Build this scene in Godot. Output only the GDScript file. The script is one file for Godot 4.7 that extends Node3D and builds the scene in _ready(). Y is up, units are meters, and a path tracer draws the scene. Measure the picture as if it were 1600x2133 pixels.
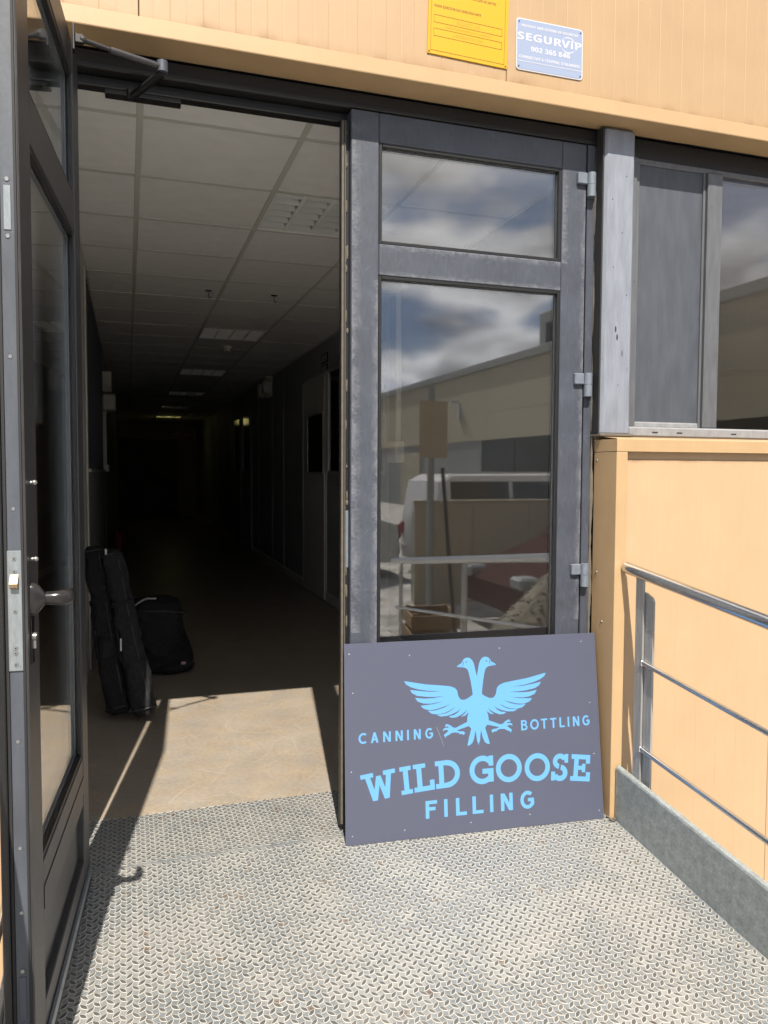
extends Node3D

# ------------------------------------------------------------------ mesh builder
class MB:
	var v := PackedVector3Array()
	var n := PackedVector3Array()
	var uv := PackedVector2Array()

	func tri(a: Vector3, b: Vector3, c: Vector3, na: Vector3, nb: Vector3, nc: Vector3) -> void:
		var g := (c - a).cross(b - a)
		if g.dot(na + nb + nc) < 0.0:
			v.append_array(PackedVector3Array([a, c, b]))
			n.append_array(PackedVector3Array([na, nc, nb]))
		else:
			v.append_array(PackedVector3Array([a, b, c]))
			n.append_array(PackedVector3Array([na, nb, nc]))

	func flat(a: Vector3, b: Vector3, c: Vector3, out: Vector3) -> void:
		var g := (b - a).cross(c - a).normalized()
		if g.dot(out) < 0.0:
			g = -g
		tri(a, b, c, g, g, g)

	func quad(a: Vector3, b: Vector3, c: Vector3, d: Vector3, out: Vector3) -> void:
		flat(a, b, c, out)
		flat(a, c, d, out)

	func box(lo: Vector3, hi: Vector3, bev := 0.0) -> void:
		var c := (lo + hi) * 0.5
		var h := (hi - lo).abs() * 0.5
		bev = minf(bev, 0.45 * minf(h.x, minf(h.y, h.z)))
		var corner := func(sx: float, sy: float, sz: float, axis: int) -> Vector3:
			var p := Vector3(sx * (h.x - bev), sy * (h.y - bev), sz * (h.z - bev))
			p[axis] = [sx, sy, sz][axis] * h[axis]
			return c + p
		for axis in 3:
			for s in [-1.0, 1.0]:
				var q := []
				for k in [[-1, -1], [1, -1], [1, 1], [-1, 1]]:
					var sg := [0.0, 0.0, 0.0]
					sg[axis] = s
					sg[(axis + 1) % 3] = float(k[0])
					sg[(axis + 2) % 3] = float(k[1])
					q.append(corner.call(sg[0], sg[1], sg[2], axis))
				var out := Vector3.ZERO
				out[axis] = s
				quad(q[0], q[1], q[2], q[3], out)
		if bev <= 0.0:
			return
		for axis in 3:   # edges run along this axis
			var a1 := (axis + 1) % 3
			var a2 := (axis + 2) % 3
			for s1 in [-1.0, 1.0]:
				for s2 in [-1.0, 1.0]:
					var q := []
					for k in [[-1.0, a1], [1.0, a1], [1.0, a2], [-1.0, a2]]:
						var sg := [0.0, 0.0, 0.0]
						sg[axis] = k[0]
						sg[a1] = s1
						sg[a2] = s2
						q.append(corner.call(sg[0], sg[1], sg[2], k[1]))
					var out := Vector3.ZERO
					out[a1] = s1
					out[a2] = s2
					quad(q[0], q[1], q[2], q[3], out)
		for sx in [-1.0, 1.0]:
			for sy in [-1.0, 1.0]:
				for sz in [-1.0, 1.0]:
					flat(corner.call(sx, sy, sz, 0), corner.call(sx, sy, sz, 1), corner.call(sx, sy, sz, 2), Vector3(sx, sy, sz))

	func cyl(a: Vector3, b: Vector3, r0: float, r1: float, seg := 16, caps := true) -> void:
		var d := (b - a).normalized()
		var u := d.cross(Vector3.UP if absf(d.y) < 0.9 else Vector3.RIGHT).normalized()
		var w := d.cross(u)
		for i in seg:
			var t0 := TAU * i / seg
			var t1 := TAU * (i + 1) / seg
			var e0 := u * cos(t0) + w * sin(t0)
			var e1 := u * cos(t1) + w * sin(t1)
			if r0 > 0.0:
				tri(a + e0 * r0, b + e0 * r1, a + e1 * r0, e0, e0, e1)
			if r1 > 0.0:
				tri(b + e0 * r1, b + e1 * r1, a + e1 * r0, e0, e1, e1)
			if caps:
				if r0 > 0.0:
					tri(a, a + e0 * r0, a + e1 * r0, -d, -d, -d)
				if r1 > 0.0:
					tri(b, b + e0 * r1, b + e1 * r1, d, d, d)

	func ball(c: Vector3, r: Vector3, seg := 12, rings := 8, from := 0.0, to := PI) -> void:
		for j in rings:
			for i in seg:
				var p := []
				var q := []
				for k in [[j, i], [j, i + 1], [j + 1, i + 1], [j + 1, i]]:
					var th: float = from + (to - from) * k[0] / rings
					var ph: float = TAU * k[1] / seg
					var e := Vector3(sin(th) * cos(ph), cos(th), sin(th) * sin(ph))
					p.append(c + e * r)
					q.append((e / r).normalized())
				tri(p[0], p[1], p[2], q[0], q[1], q[2])
				tri(p[0], p[2], p[3], q[0], q[2], q[3])

	# rings of equal length, closed round; smooth
	func loft(rings: Array, cap := true) -> void:
		var m: int = rings.size()
		var k: int = rings[0].size()
		var nn := []
		for i in m:
			var row := PackedVector3Array()
			var mid := Vector3.ZERO
			for p in rings[i]:
				mid += p
			mid /= k
			for j in k:
				var along: Vector3 = rings[mini(i + 1, m - 1)][j] - rings[maxi(i - 1, 0)][j]
				var round_: Vector3 = rings[i][(j + 1) % k] - rings[i][(j + k - 1) % k]
				var g := along.cross(round_).normalized()
				if g.dot(rings[i][j] - mid) < 0.0:
					g = -g
				row.append(g)
			nn.append(row)
		for i in m - 1:
			for j in k:
				var l := (j + 1) % k
				tri(rings[i][j], rings[i + 1][j], rings[i + 1][l], nn[i][j], nn[i + 1][j], nn[i + 1][l])
				tri(rings[i][j], rings[i + 1][l], rings[i][l], nn[i][j], nn[i + 1][l], nn[i][l])
		if cap:
			for e in [0, m - 1]:
				var mid := Vector3.ZERO
				for p in rings[e]:
					mid += p
				mid /= k
				var other := Vector3.ZERO
				for p in rings[1 if e == 0 else m - 2]:
					other += p
				other /= k
				for j in k:
					flat(mid, rings[e][j], rings[e][(j + 1) % k], mid - other)

	func tube(path: PackedVector3Array, r: float, seg := 10) -> void:
		var rings := []
		var u := Vector3.ZERO
		for i in path.size():
			var d := (path[mini(i + 1, path.size() - 1)] - path[maxi(i - 1, 0)]).normalized()
			if u == Vector3.ZERO:
				u = d.cross(Vector3.UP if absf(d.y) < 0.9 else Vector3.RIGHT).normalized()
			u = (u - d * u.dot(d)).normalized()
			var w := d.cross(u)
			var ring := PackedVector3Array()
			for k in seg:
				ring.append(path[i] + (u * cos(TAU * k / seg) + w * sin(TAU * k / seg)) * r)
			rings.append(ring)
		loft(rings)

	# polygon in the local xy plane, extruded from z0 to z1
	func prism(poly: PackedVector2Array, z0: float, z1: float, xf := Transform3D.IDENTITY) -> void:
		var ids := Geometry2D.triangulate_polygon(poly)
		for s in [[z0, -1.0], [z1, 1.0]]:
			for i in range(0, ids.size(), 3):
				var p := []
				for k in 3:
					p.append(xf * Vector3(poly[ids[i + k]].x, poly[ids[i + k]].y, s[0]))
				flat(p[0], p[1], p[2], xf.basis * Vector3(0, 0, s[1]))
		var ccw := not Geometry2D.is_polygon_clockwise(poly)
		for i in poly.size():
			var a := poly[i]
			var b := poly[(i + 1) % poly.size()]
			var o := Vector2(b.y - a.y, a.x - b.x) * (1.0 if ccw else -1.0)
			quad(xf * Vector3(a.x, a.y, z0), xf * Vector3(b.x, b.y, z0), xf * Vector3(b.x, b.y, z1), xf * Vector3(a.x, a.y, z1), xf.basis * Vector3(o.x, o.y, 0))

	func mesh(m: Material) -> ArrayMesh:
		var a := []
		a.resize(Mesh.ARRAY_MAX)
		a[Mesh.ARRAY_VERTEX] = v
		a[Mesh.ARRAY_NORMAL] = n
		if uv.size() == v.size():
			a[Mesh.ARRAY_TEX_UV] = uv
		var am := ArrayMesh.new()
		am.add_surface_from_arrays(Mesh.PRIMITIVE_TRIANGLES, a)
		am.surface_set_material(0, m)
		return am

# ------------------------------------------------------------------ helpers
var M := {}
var rng := RandomNumberGenerator.new()
var taken := {}

func numbered(called: String) -> String:
	taken[called] = taken.get(called, -1) + 1
	return called if taken[called] == 0 else "%s_%03d" % [called, taken[called]]

func tag(o: Node, label: String, category: String, group := "") -> Node:
	o.set_meta("label", label)
	o.set_meta("category", category)
	if group:
		o.set_meta("group", group)
	return o

func thing(called: String, label: String, category: String, group := "", at := Vector3.ZERO, turn := 0.0) -> Node3D:
	var o := Node3D.new()
	o.name = numbered(called)
	add_child(o, true)
	o.position = at
	o.rotation.y = turn
	tag(o, label, category, group)
	return o

func struct(called: String) -> Node3D:
	var o := Node3D.new()
	o.name = numbered(called)
	add_child(o, true)
	o.set_meta("kind", "structure")
	return o

func put(called: String, mb: MB, m: Material, parent: Node = null, label := "") -> MeshInstance3D:
	return put_mesh(called, mb.mesh(m), parent, label)

func put_mesh(called: String, mesh: Mesh, parent: Node = null, label := "") -> MeshInstance3D:
	var o := MeshInstance3D.new()
	o.mesh = mesh
	if parent == null:
		o.name = numbered(called)
		add_child(o, true)
	else:
		var stem := called
		var k := 0
		while parent.has_node(NodePath(stem)):
			k += 1
			stem = "%s_%03d" % [called, k]
		o.name = stem
		parent.add_child(o, true)
	if label:
		o.set_meta("label", label)
	return o

func bx(called: String, lo: Vector3, hi: Vector3, m: Material, parent: Node = null, bev := 0.0) -> MeshInstance3D:
	var b := MB.new()
	b.box(lo, hi, bev)
	return put(called, b, m, parent)

func V(x: float, y: float, z: float) -> Vector3:
	return Vector3(x, y, z)

# ------------------------------------------------------------------ textures and materials
func lin(r: float, g: float, b: float) -> Color:
	return Color(r, g, b).linear_to_srgb()

func noise(freq: float, oct: int, sd: int, kind := FastNoiseLite.TYPE_SIMPLEX_SMOOTH) -> FastNoiseLite:
	var f := FastNoiseLite.new()
	f.noise_type = kind
	f.frequency = freq
	f.seed = sd
	f.fractal_octaves = oct
	f.fractal_type = FastNoiseLite.FRACTAL_FBM if oct > 1 else FastNoiseLite.FRACTAL_NONE
	return f

# value of a noise that repeats over a size of w x h
func wrapn(f: FastNoiseLite, x: float, y: float, w: float, h: float, sx := 1.0, sy := 1.0) -> float:
	var tx := x / w
	var ty := y / h
	var a := f.get_noise_2d(x * sx, y * sy)
	var b := f.get_noise_2d((x - w) * sx, y * sy)
	var c := f.get_noise_2d(x * sx, (y - h) * sy)
	var d := f.get_noise_2d((x - w) * sx, (y - h) * sy)
	var k := sqrt((1 - tx) * (1 - tx) + tx * tx) * sqrt((1 - ty) * (1 - ty) + ty * ty)
	return lerpf(lerpf(a, b, tx), lerpf(c, d, tx), ty) / k

func tex(im: Image) -> ImageTexture:
	return ImageTexture.create_from_image(im)

func make_tex(w: int, h: int, f: Callable) -> ImageTexture:
	var im := Image.create_empty(w, h, false, Image.FORMAT_RGB8)
	for y in h:
		for x in w:
			im.set_pixel(x, y, f.call(float(x), float(y)))
	return tex(im)

func mat(called: String, c: Color, rough := 0.6, metal := 0.0, t: Texture2D = null, scale := Vector3.ONE, spec := 0.5) -> StandardMaterial3D:
	var m := StandardMaterial3D.new()
	m.resource_name = called
	m.albedo_color = c
	m.roughness = rough
	m.metallic = metal
	m.metallic_specular = spec
	if t:
		m.albedo_texture = t
		m.uv1_triplanar = true
		m.uv1_world_triplanar = true
		m.uv1_triplanar_sharpness = 8.0
		m.uv1_scale = scale
	M[called] = m
	return m

func bump(m: StandardMaterial3D, t: Texture2D, depth: float) -> void:
	m.normal_enabled = true
	m.normal_texture = t
	m.normal_scale = depth

func normal_tex(w: int, freq: float, oct: int, sd: int, strength: float) -> NoiseTexture2D:
	var t := NoiseTexture2D.new()
	t.width = w
	t.height = w
	t.seamless = true
	t.as_normal_map = true
	t.bump_strength = strength
	t.noise = noise(freq, oct, sd)
	return t

func grey(k: float, tint := Vector3.ONE) -> Color:
	k = clampf(k, 0.0, 1.0)
	return Color(clampf(k * tint.x, 0, 1), clampf(k * tint.y, 0, 1), clampf(k * tint.z, 0, 1))

func smear(im: Image, rr: RandomNumberGenerator, count: int, len0: float, len1: float, wid0: float, wid1: float, gain: float, tall := 0.5) -> void:
	var w := im.get_width()
	var h := im.get_height()
	for i in count:
		var x := rr.randf() * w
		var y := rr.randf() * h
		var ang := rr.randf() * TAU if rr.randf() > tall else PI / 2 + rr.randf_range(-0.25, 0.25)
		var len := rr.randf_range(len0, len1)
		var wd := rr.randf_range(wid0, wid1)
		var bend := rr.randf_range(-0.012, 0.012)
		var g := gain * rr.randf_range(0.4, 1.0)
		for s in int(len):
			ang += bend
			x += cos(ang)
			y += sin(ang)
			var fade := sin(PI * s / len)
			for k in range(-int(wd) - 1, int(wd) + 2):
				var f := maxf(0.0, 1.0 - absf(k) / (wd + 0.5)) * fade * g
				var px := posmod(int(x - sin(ang) * k), w)
				var py := posmod(int(y + cos(ang) * k), h)
				var c := im.get_pixel(px, py)
				im.set_pixel(px, py, Color(clampf(c.r + f, 0, 1), clampf(c.g + f, 0, 1), clampf(c.b + f, 0, 1)))

func textures() -> void:
	var rr := RandomNumberGenerator.new()
	rr.seed = 77
	# weathered dark paint: blotches, chalky smears, fine scratches
	var a := noise(0.006, 4, 11)
	var b := noise(0.05, 3, 12)
	var im := Image.create_empty(768, 768, false, Image.FORMAT_RGB8)
	for y in 768:
		for x in 768:
			var k := 0.66 + 0.06 * wrapn(a, x, y, 768, 768) + 0.05 * wrapn(b, x, y, 768, 768, 2.0, 0.35)
			im.set_pixel(x, y, grey(k))
	smear(im, rr, 60, 20, 90, 5, 16, 0.05, 0.5)
	smear(im, rr, 110, 10, 60, 1, 4, 0.13, 0.3)
	smear(im, rr, 46, 8, 46, 0, 1, 0.3, 0.4)
	M.t_paint = tex(im)
	# vertical streaks of weathering on aluminium
	var s1 := noise(0.02, 4, 21)
	var s2 := noise(0.09, 3, 22)
	var s3 := noise(0.25, 2, 23)
	im = Image.create_empty(512, 512, false, Image.FORMAT_RGB8)
	for y in 512:
		for x in 512:
			var k := 0.8 + 0.07 * wrapn(s1, x, y, 512, 512, 1.4, 0.5) + 0.03 * wrapn(s2, x, y, 512, 512, 2.0, 0.15) + 0.03 * wrapn(s3, x, y, 512, 512)
			im.set_pixel(x, y, grey(k))
	smear(im, rr, 14, 4, 14, 1, 3, -0.3, 0.8)
	M.t_streak = tex(im)
	# galvanised spangle
	var g1 := noise(0.11, 1, 31, FastNoiseLite.TYPE_CELLULAR)
	g1.cellular_return_type = FastNoiseLite.RETURN_CELL_VALUE
	var g2 := noise(0.012, 3, 32)
	M.t_galv = make_tex(512, 512, func(x, y): return grey(0.8 + 0.05 * wrapn(g1, x, y, 512, 512) + 0.09 * wrapn(g2, x, y, 512, 512), Vector3(0.97, 1.0, 1.01)))
	# smooth concrete floor
	var c1 := noise(0.005, 5, 41)
	var c2 := noise(0.06, 3, 42)
	var c3 := noise(0.4, 1, 43)
	im = Image.create_empty(1024, 1024, false, Image.FORMAT_RGB8)
	for y in 1024:
		for x in 1024:
			var k := 0.77 + 0.055 * wrapn(c1, x, y, 1024, 1024) + 0.045 * wrapn(c2, x, y, 1024, 1024) + 0.07 * c3.get_noise_2d(x, y)
			var warm := wrapn(c1, x, y, 1024, 1024, 1.7, 1.7)
			im.set_pixel(x, y, grey(k, Vector3(1.0 + 0.03 * warm, 1.0, 1.0 - 0.05 * warm)))
	smear(im, rr, 90, 30, 260, 0, 1, 0.24, 0.0)
	smear(im, rr, 60, 60, 300, 4, 14, 0.03, 0.0)
	smear(im, rr, 50, 30, 160, 1, 5, -0.06, 0.0)
	smear(im, rr, 500, 2, 6, 0, 1, 0.3, 0.0)
	smear(im, rr, 120, 2, 4, 0, 1, -0.3, 0.0)
	M.t_concrete = tex(im)
	# tread plate: worn zinc, dust and small rust marks
	var p1 := noise(0.004, 4, 51)
	var p2 := noise(0.03, 4, 52)
	var p3 := noise(0.2, 2, 53)
	im = Image.create_empty(1024, 1024, false, Image.FORMAT_RGB8)
	for y in 1024:
		for x in 1024:
			var dust := smoothstep(-0.25, 0.35, wrapn(p1, x, y, 1024, 1024) + 0.35 * wrapn(p2, x, y, 1024, 1024))
			var k := 0.72 + 0.06 * wrapn(p2, x, y, 1024, 1024) + 0.05 * p3.get_noise_2d(x, y)
			var col := grey(k, Vector3(0.98, 1.0, 1.01)).lerp(grey(k + 0.11, Vector3(1.0, 0.99, 0.965)), dust)
			im.set_pixel(x, y, col)
	for i in 70:
		var x := rr.randi_range(20, 1000)
		var y := rr.randi_range(20, 1000)
		var r := rr.randf_range(3, 12)
		for dy in range(-12, 13):
			for dx in range(-12, 13):
				var d := Vector2(dx, dy).length() / r + 0.5 * p3.get_noise_2d(x + dx * 3, y + dy * 3)
				if d < 1.0:
					var c := im.get_pixel(x + dx, y + dy)
					im.set_pixel(x + dx, y + dy, c.lerp(Color(0.55, 0.36, 0.24), 0.7 * (1.0 - d)))
	M.t_plate = tex(im)
	# painted steel cladding: very light streaks and dust
	var w1 := noise(0.01, 3, 61)
	var w2 := noise(0.06, 3, 62)
	im = Image.create_empty(512, 512, false, Image.FORMAT_RGB8)
	for y in 512:
		for x in 512:
			var k := 0.94 + 0.022 * wrapn(w1, x, y, 512, 512) + 0.006 * wrapn(w2, x, y, 512, 512, 1.6, 0.2)
			im.set_pixel(x, y, grey(k, Vector3(1.0, 0.995, 0.985)))
	smear(im, rr, 8, 20, 90, 0, 2, -0.03, 1.0)
	M.t_clad = tex(im)
	# mineral ceiling tile
	var m1 := noise(0.3, 2, 71)
	var m2 := noise(0.01, 3, 72)
	M.t_tile = make_tex(512, 512, func(x, y): return grey(0.93 + 0.025 * wrapn(m2, x, y, 512, 512) - 0.05 * maxf(0.0, m1.get_noise_2d(x, y)), Vector3(1.0, 0.985, 0.965)))
	# dark cloth
	var f1 := noise(0.03, 3, 81)
	M.t_cloth = make_tex(256, 256, func(x, y): return grey(0.7 + 0.25 * wrapn(f1, x, y, 256, 256) + 0.1 * sin(x * PI / 2.0) * sin(y * PI / 2.0)))
	# yard paving
	var y1 := noise(0.01, 4, 91)
	var y2 := noise(0.35, 2, 92)
	M.t_yard = make_tex(512, 512, func(x, y): return grey(0.68 + 0.22 * wrapn(y1, x, y, 512, 512) + 0.12 * y2.get_noise_2d(x, y)))
	M.n_fine = normal_tex(512, 0.08, 3, 101, 3.0)
	M.n_wave = normal_tex(512, 0.012, 3, 102, 5.0)
	M.n_grit = normal_tex(512, 0.25, 2, 103, 4.0)

func materials() -> void:
	textures()
	var one := Vector3.ONE
	mat("paint", lin(0.118, 0.135, 0.18), 0.5, 0.0, M.t_paint, one * 1.1)
	bump(M.paint, M.n_fine, 0.04)
	mat("paint_dark", lin(0.018, 0.0185, 0.021), 0.45, 0.0, M.t_paint, one * 1.6)
	mat("paint_inner", lin(0.10, 0.098, 0.105), 0.42, 0.0, M.t_paint, one * 0.9)
	mat("profile_dark", lin(0.05, 0.05, 0.053), 0.6, 0.0, M.t_paint, one * 2.0)
	mat("rubber", lin(0.012, 0.012, 0.013), 0.7)
	mat("hinge", lin(0.22, 0.255, 0.31), 0.45, 0.1, M.t_streak, one * 5.0)
	mat("column", lin(0.31, 0.34, 0.405), 0.5, 0.1, M.t_streak, V(1.7, 1.0, 1.7))
	mat("panel", lin(0.092, 0.105, 0.13), 0.5, 0.05, M.t_streak, V(1.3, 0.9, 1.3))
	bump(M.panel, M.n_fine, 0.03)
	mat("alu_frame", lin(0.17, 0.178, 0.195), 0.45, 0.2, M.t_streak, V(2.2, 1.1, 2.2))
	mat("sill", lin(0.36, 0.365, 0.38), 0.5, 0.1, M.t_streak, V(1, 2, 2) * 1.4)
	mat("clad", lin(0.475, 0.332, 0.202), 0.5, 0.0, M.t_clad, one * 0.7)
	mat("clad_upper", lin(0.385, 0.262, 0.148), 0.5, 0.0, M.t_clad, one * 0.7)  # darker, slightly pinker clad, lowered to offset the stronger light up here
	mat("clad_trim", lin(0.44, 0.302, 0.168), 0.42, 0.0, M.t_clad, one * 0.9)
	mat("sealant", lin(0.20, 0.175, 0.14), 0.9, 0.0, M.t_concrete, one * 6.0)
	bump(M.sealant, M.n_grit, 0.7)
	mat("concrete", lin(0.52, 0.445, 0.36), 0.36, 0.0, M.t_concrete, one * 0.62, 0.72)
	bump(M.concrete, M.n_fine, 0.06)
	mat("plate", lin(0.42, 0.44, 0.46), 0.40, 0.3, M.t_plate, one * 0.62, 0.72)
	bump(M.plate, M.n_fine, 0.12)
	mat("lozenge", lin(0.20, 0.195, 0.19), 0.5, 0.2, M.t_plate, one * 0.9)
	mat("lozenge_edge", lin(0.53, 0.515, 0.47), 0.5, 0.2)
	mat("galv", lin(0.42, 0.435, 0.43), 0.5, 0.2, M.t_galv, one * 3.2)
	mat("steel", lin(0.58, 0.58, 0.58), 0.16, 1.0)
	mat("steel_brushed", lin(0.52, 0.52, 0.52), 0.38, 0.35, M.t_streak, V(3, 1, 3))
	mat("zinc", lin(0.36, 0.40, 0.43), 0.4, 0.4, M.t_streak, one * 4.0)
	mat("brush", lin(0.26, 0.22, 0.17), 0.6, 0.0, M.t_paint, one * 6.0)
	mat("brass", lin(0.3, 0.22, 0.14), 0.4, 0.7)
	mat("screw", lin(0.3, 0.3, 0.3), 0.35, 0.8)
	mat("handle", lin(0.03, 0.028, 0.029), 0.2, 0.5)
	mat("board", lin(0.068, 0.076, 0.114), 0.35)
	mat("board_edge", lin(0.6, 0.6, 0.62), 0.5)
	mat("tile", lin(0.86, 0.89, 0.93), 0.9, 0.0, M.t_tile, one * 1.3)
	mat("tile_b", lin(0.84, 0.87, 0.9), 0.9, 0.0, M.t_tile, one * 1.1)
	mat("tile_c", lin(0.87, 0.9, 0.935), 0.9, 0.0, M.t_tile, one * 1.5)
	mat("tee", lin(0.52, 0.52, 0.48), 0.55)
	mat("void", lin(0.02, 0.02, 0.02), 0.9)
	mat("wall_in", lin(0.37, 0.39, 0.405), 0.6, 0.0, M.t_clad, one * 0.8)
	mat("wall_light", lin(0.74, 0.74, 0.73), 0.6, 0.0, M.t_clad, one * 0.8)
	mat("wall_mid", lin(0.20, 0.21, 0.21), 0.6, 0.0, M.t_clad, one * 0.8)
	mat("wall_seam", lin(0.30, 0.30, 0.30), 0.5)
	mat("skirting", lin(0.55, 0.55, 0.53), 0.6)
	mat("door_in", lin(0.62, 0.62, 0.6), 0.5, 0.0, M.t_clad, one * 0.9)
	mat("alu_in", lin(0.5, 0.48, 0.45), 0.35, 0.5)
	mat("end_wall", lin(0.3, 0.27, 0.2), 0.7)
	mat("white_plastic", lin(0.62, 0.6, 0.52), 0.45)
	mat("louvre", lin(0.93, 0.94, 0.92), 0.3, 0.15)
	mat("lamp_back", lin(0.16, 0.16, 0.155), 0.4)
	mat("lamp_body", lin(0.88, 0.88, 0.86), 0.5)
	mat("cloth", lin(0.022, 0.023, 0.028), 0.8, 0.0, M.t_cloth, one * 5.0)
	bump(M.cloth, M.n_wave, 0.5)
	mat("cloth_b", lin(0.015, 0.016, 0.02), 0.85, 0.0, M.t_cloth, one * 5.0)
	bump(M.cloth_b, M.n_wave, 0.9)
	mat("zip", lin(0.03, 0.03, 0.034), 0.5, 0.0)
	mat("white_print", lin(0.62, 0.62, 0.62), 0.6)
	mat("tag_pink", lin(0.5, 0.36, 0.36), 0.7)
	mat("red_paint", lin(0.22, 0.012, 0.01), 0.35)
	mat("sign_yellow", lin(0.49, 0.265, 0.0), 0.45)
	mat("ink", lin(0.10, 0.055, 0.005), 0.6)
	mat("ink_faded", lin(0.43, 0.22, 0.005), 0.6)
	mat("sign_blue", lin(0.215, 0.26, 0.375), 0.45)
	mat("sign_white", lin(0.45, 0.45, 0.475), 0.5)
	mat("yard", lin(0.74, 0.73, 0.70), 0.9, 0.0, M.t_yard, one * 0.35)
	mat("far_wall", lin(0.40, 0.365, 0.285), 0.8, 0.0, M.t_clad, one * 0.25)
	mat("far_grey", lin(0.24, 0.255, 0.26), 0.8, 0.0, M.t_clad, one * 0.25)
	mat("far_dark", lin(0.012, 0.015, 0.018), 0.1, 0.0, null, one, 0.3)
	mat("car_white", lin(0.5, 0.5, 0.49), 0.2)
	mat("car_silver", lin(0.4, 0.43, 0.47), 0.22, 0.4)
	mat("car_red", lin(0.03, 0.006, 0.007), 0.6, 0.0, null, one, 0.1)
	mat("car_glass", lin(0.015, 0.018, 0.02), 0.05)
	mat("tyre", lin(0.02, 0.02, 0.02), 0.8)
	mat("gravel", lin(0.36, 0.335, 0.27), 0.95, 0.0, M.t_yard, one * 3.0)
	mat("timber", lin(0.30, 0.2, 0.1), 0.8, 0.0, M.t_streak, V(0.5, 4, 4))
	mat("leaf", lin(0.045, 0.07, 0.028), 0.7)
	mat("leaf_b", lin(0.075, 0.1, 0.04), 0.7)
	M.leaf.backlight_enabled = true
	M.leaf.backlight = lin(0.05, 0.08, 0.02)
	var gi := Image.create_empty(1024, 64, false, Image.FORMAT_RGBA8)
	var gn := noise(0.01, 4, 201)
	for y in 64:
		for x in 1024:
			var up := 1.0 - y / 63.0    # 0 at the lower edge
			var a := clampf((1.0 - up) * (0.75 + 0.9 * gn.get_noise_2d(x, y * 0.25)) - 0.35 * up, 0.0, 1.0)
			gi.set_pixel(x, y, Color(0.42, 0.26, 0.14, a * a * 0.22))
	var gm := StandardMaterial3D.new()
	gm.resource_name = "grime"
	gm.albedo_texture = tex(gi)
	gm.transparency = BaseMaterial3D.TRANSPARENCY_ALPHA
	gm.roughness = 0.9
	M.grime = gm
	var ci := Image.create_empty(1024, 64, false, Image.FORMAT_RGBA8)
	var cn := noise(0.02, 4, 211)
	var cm := noise(0.15, 2, 212)
	for y in 64:
		for x in 1024:
			var up := 1.0 - y / 63.0
			var a := clampf((1.0 - up) * (0.55 + 0.8 * cn.get_noise_2d(x, y * 0.6) + 0.5 * cm.get_noise_2d(x, y * 0.2)) - 0.2 * up, 0.0, 1.0)
			ci.set_pixel(x, y, Color(0.66, 0.67, 0.7, a * 0.27))
	var ck: StandardMaterial3D = gm.duplicate()
	ck.resource_name = "chalk"
	ck.albedo_texture = tex(ci)
	M.chalk = ck
	mat("bark", lin(0.09, 0.07, 0.05), 0.9)
	for k in ["steel", "screw", "zinc"]:
		bump(M[k], M.n_fine, 0.05)
	var g := StandardMaterial3D.new()
	g.resource_name = "glass"
	g.transparency = BaseMaterial3D.TRANSPARENCY_ALPHA
	g.albedo_color = Color(0.02, 0.03, 0.03, 0.004)
	g.roughness = 0.02
	g.metallic_specular = 0.75
	M.glass = g
	var lamp := StandardMaterial3D.new()
	lamp.resource_name = "lamp_glow"
	lamp.albedo_color = Color(0.9, 0.9, 0.7)
	lamp.emission_enabled = true
	lamp.emission = Color(1.0, 0.95, 0.55)
	lamp.emission_energy_multiplier = 0.5
	M.glow = lamp

# ------------------------------------------------------------------ sky
func sky_image() -> Image:
	var w := 2048
	var h := 1024
	var im := Image.create_empty(w, h, false, Image.FORMAT_RGBF)
	var f := noise(0.9, 7, 5)
	var f2 := noise(2.4, 6, 6)
	var f3 := noise(0.35, 2, 7)
	for y in h:
		var el := PI * (0.5 - (y + 0.5) / h)
		var up := sin(el)
		var zen := Color(0.115, 0.235, 0.52)
		var hor := Color(0.5, 0.62, 0.8)
		var blue := zen.lerp(hor, pow(1.0 - maxf(up, 0.0), 3.0))
		for x in w:
			var az := TAU * (x + 0.5) / w
			var d := Vector3(cos(az) * cos(el), up, sin(az) * cos(el))
			var c := blue
			if up > 0.0:
				var p := Vector3(d.x, 0.0, d.z) / (up + 0.28)
				p.y = 0.6 * up
				var q := f.get_noise_3dv(p * 1.7) + 0.35 * f3.get_noise_3dv(p * 2.0)
				var cover := smoothstep(-0.36, 0.06, q)
				var body := f2.get_noise_3dv(p * 1.1 + Vector3(4, 0, 2))
				var thick := smoothstep(0.0, 0.55, q + 0.25 * body)
				var lit := clampf(1.2 - 0.85 * thick + 1.5 * body, 0.32, 2.0)
				var cl := Color(lit, lit * 1.005, lit * 1.03)
				cover = maxf(cover, 0.25 * smoothstep(-0.6, 0.2, q))
				cover *= 1.0 - 0.5 * pow(1.0 - up, 12.0)
				c = blue.lerp(cl, cover)
			else:
				c = Color(0.3, 0.29, 0.27)
			im.set_pixel(x, y, c)
	return im

# ------------------------------------------------------------------ flat print on the leaning board
const BOARD := Vector2(990, 690)
const PX := 2.0
var print_im: Image

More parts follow.
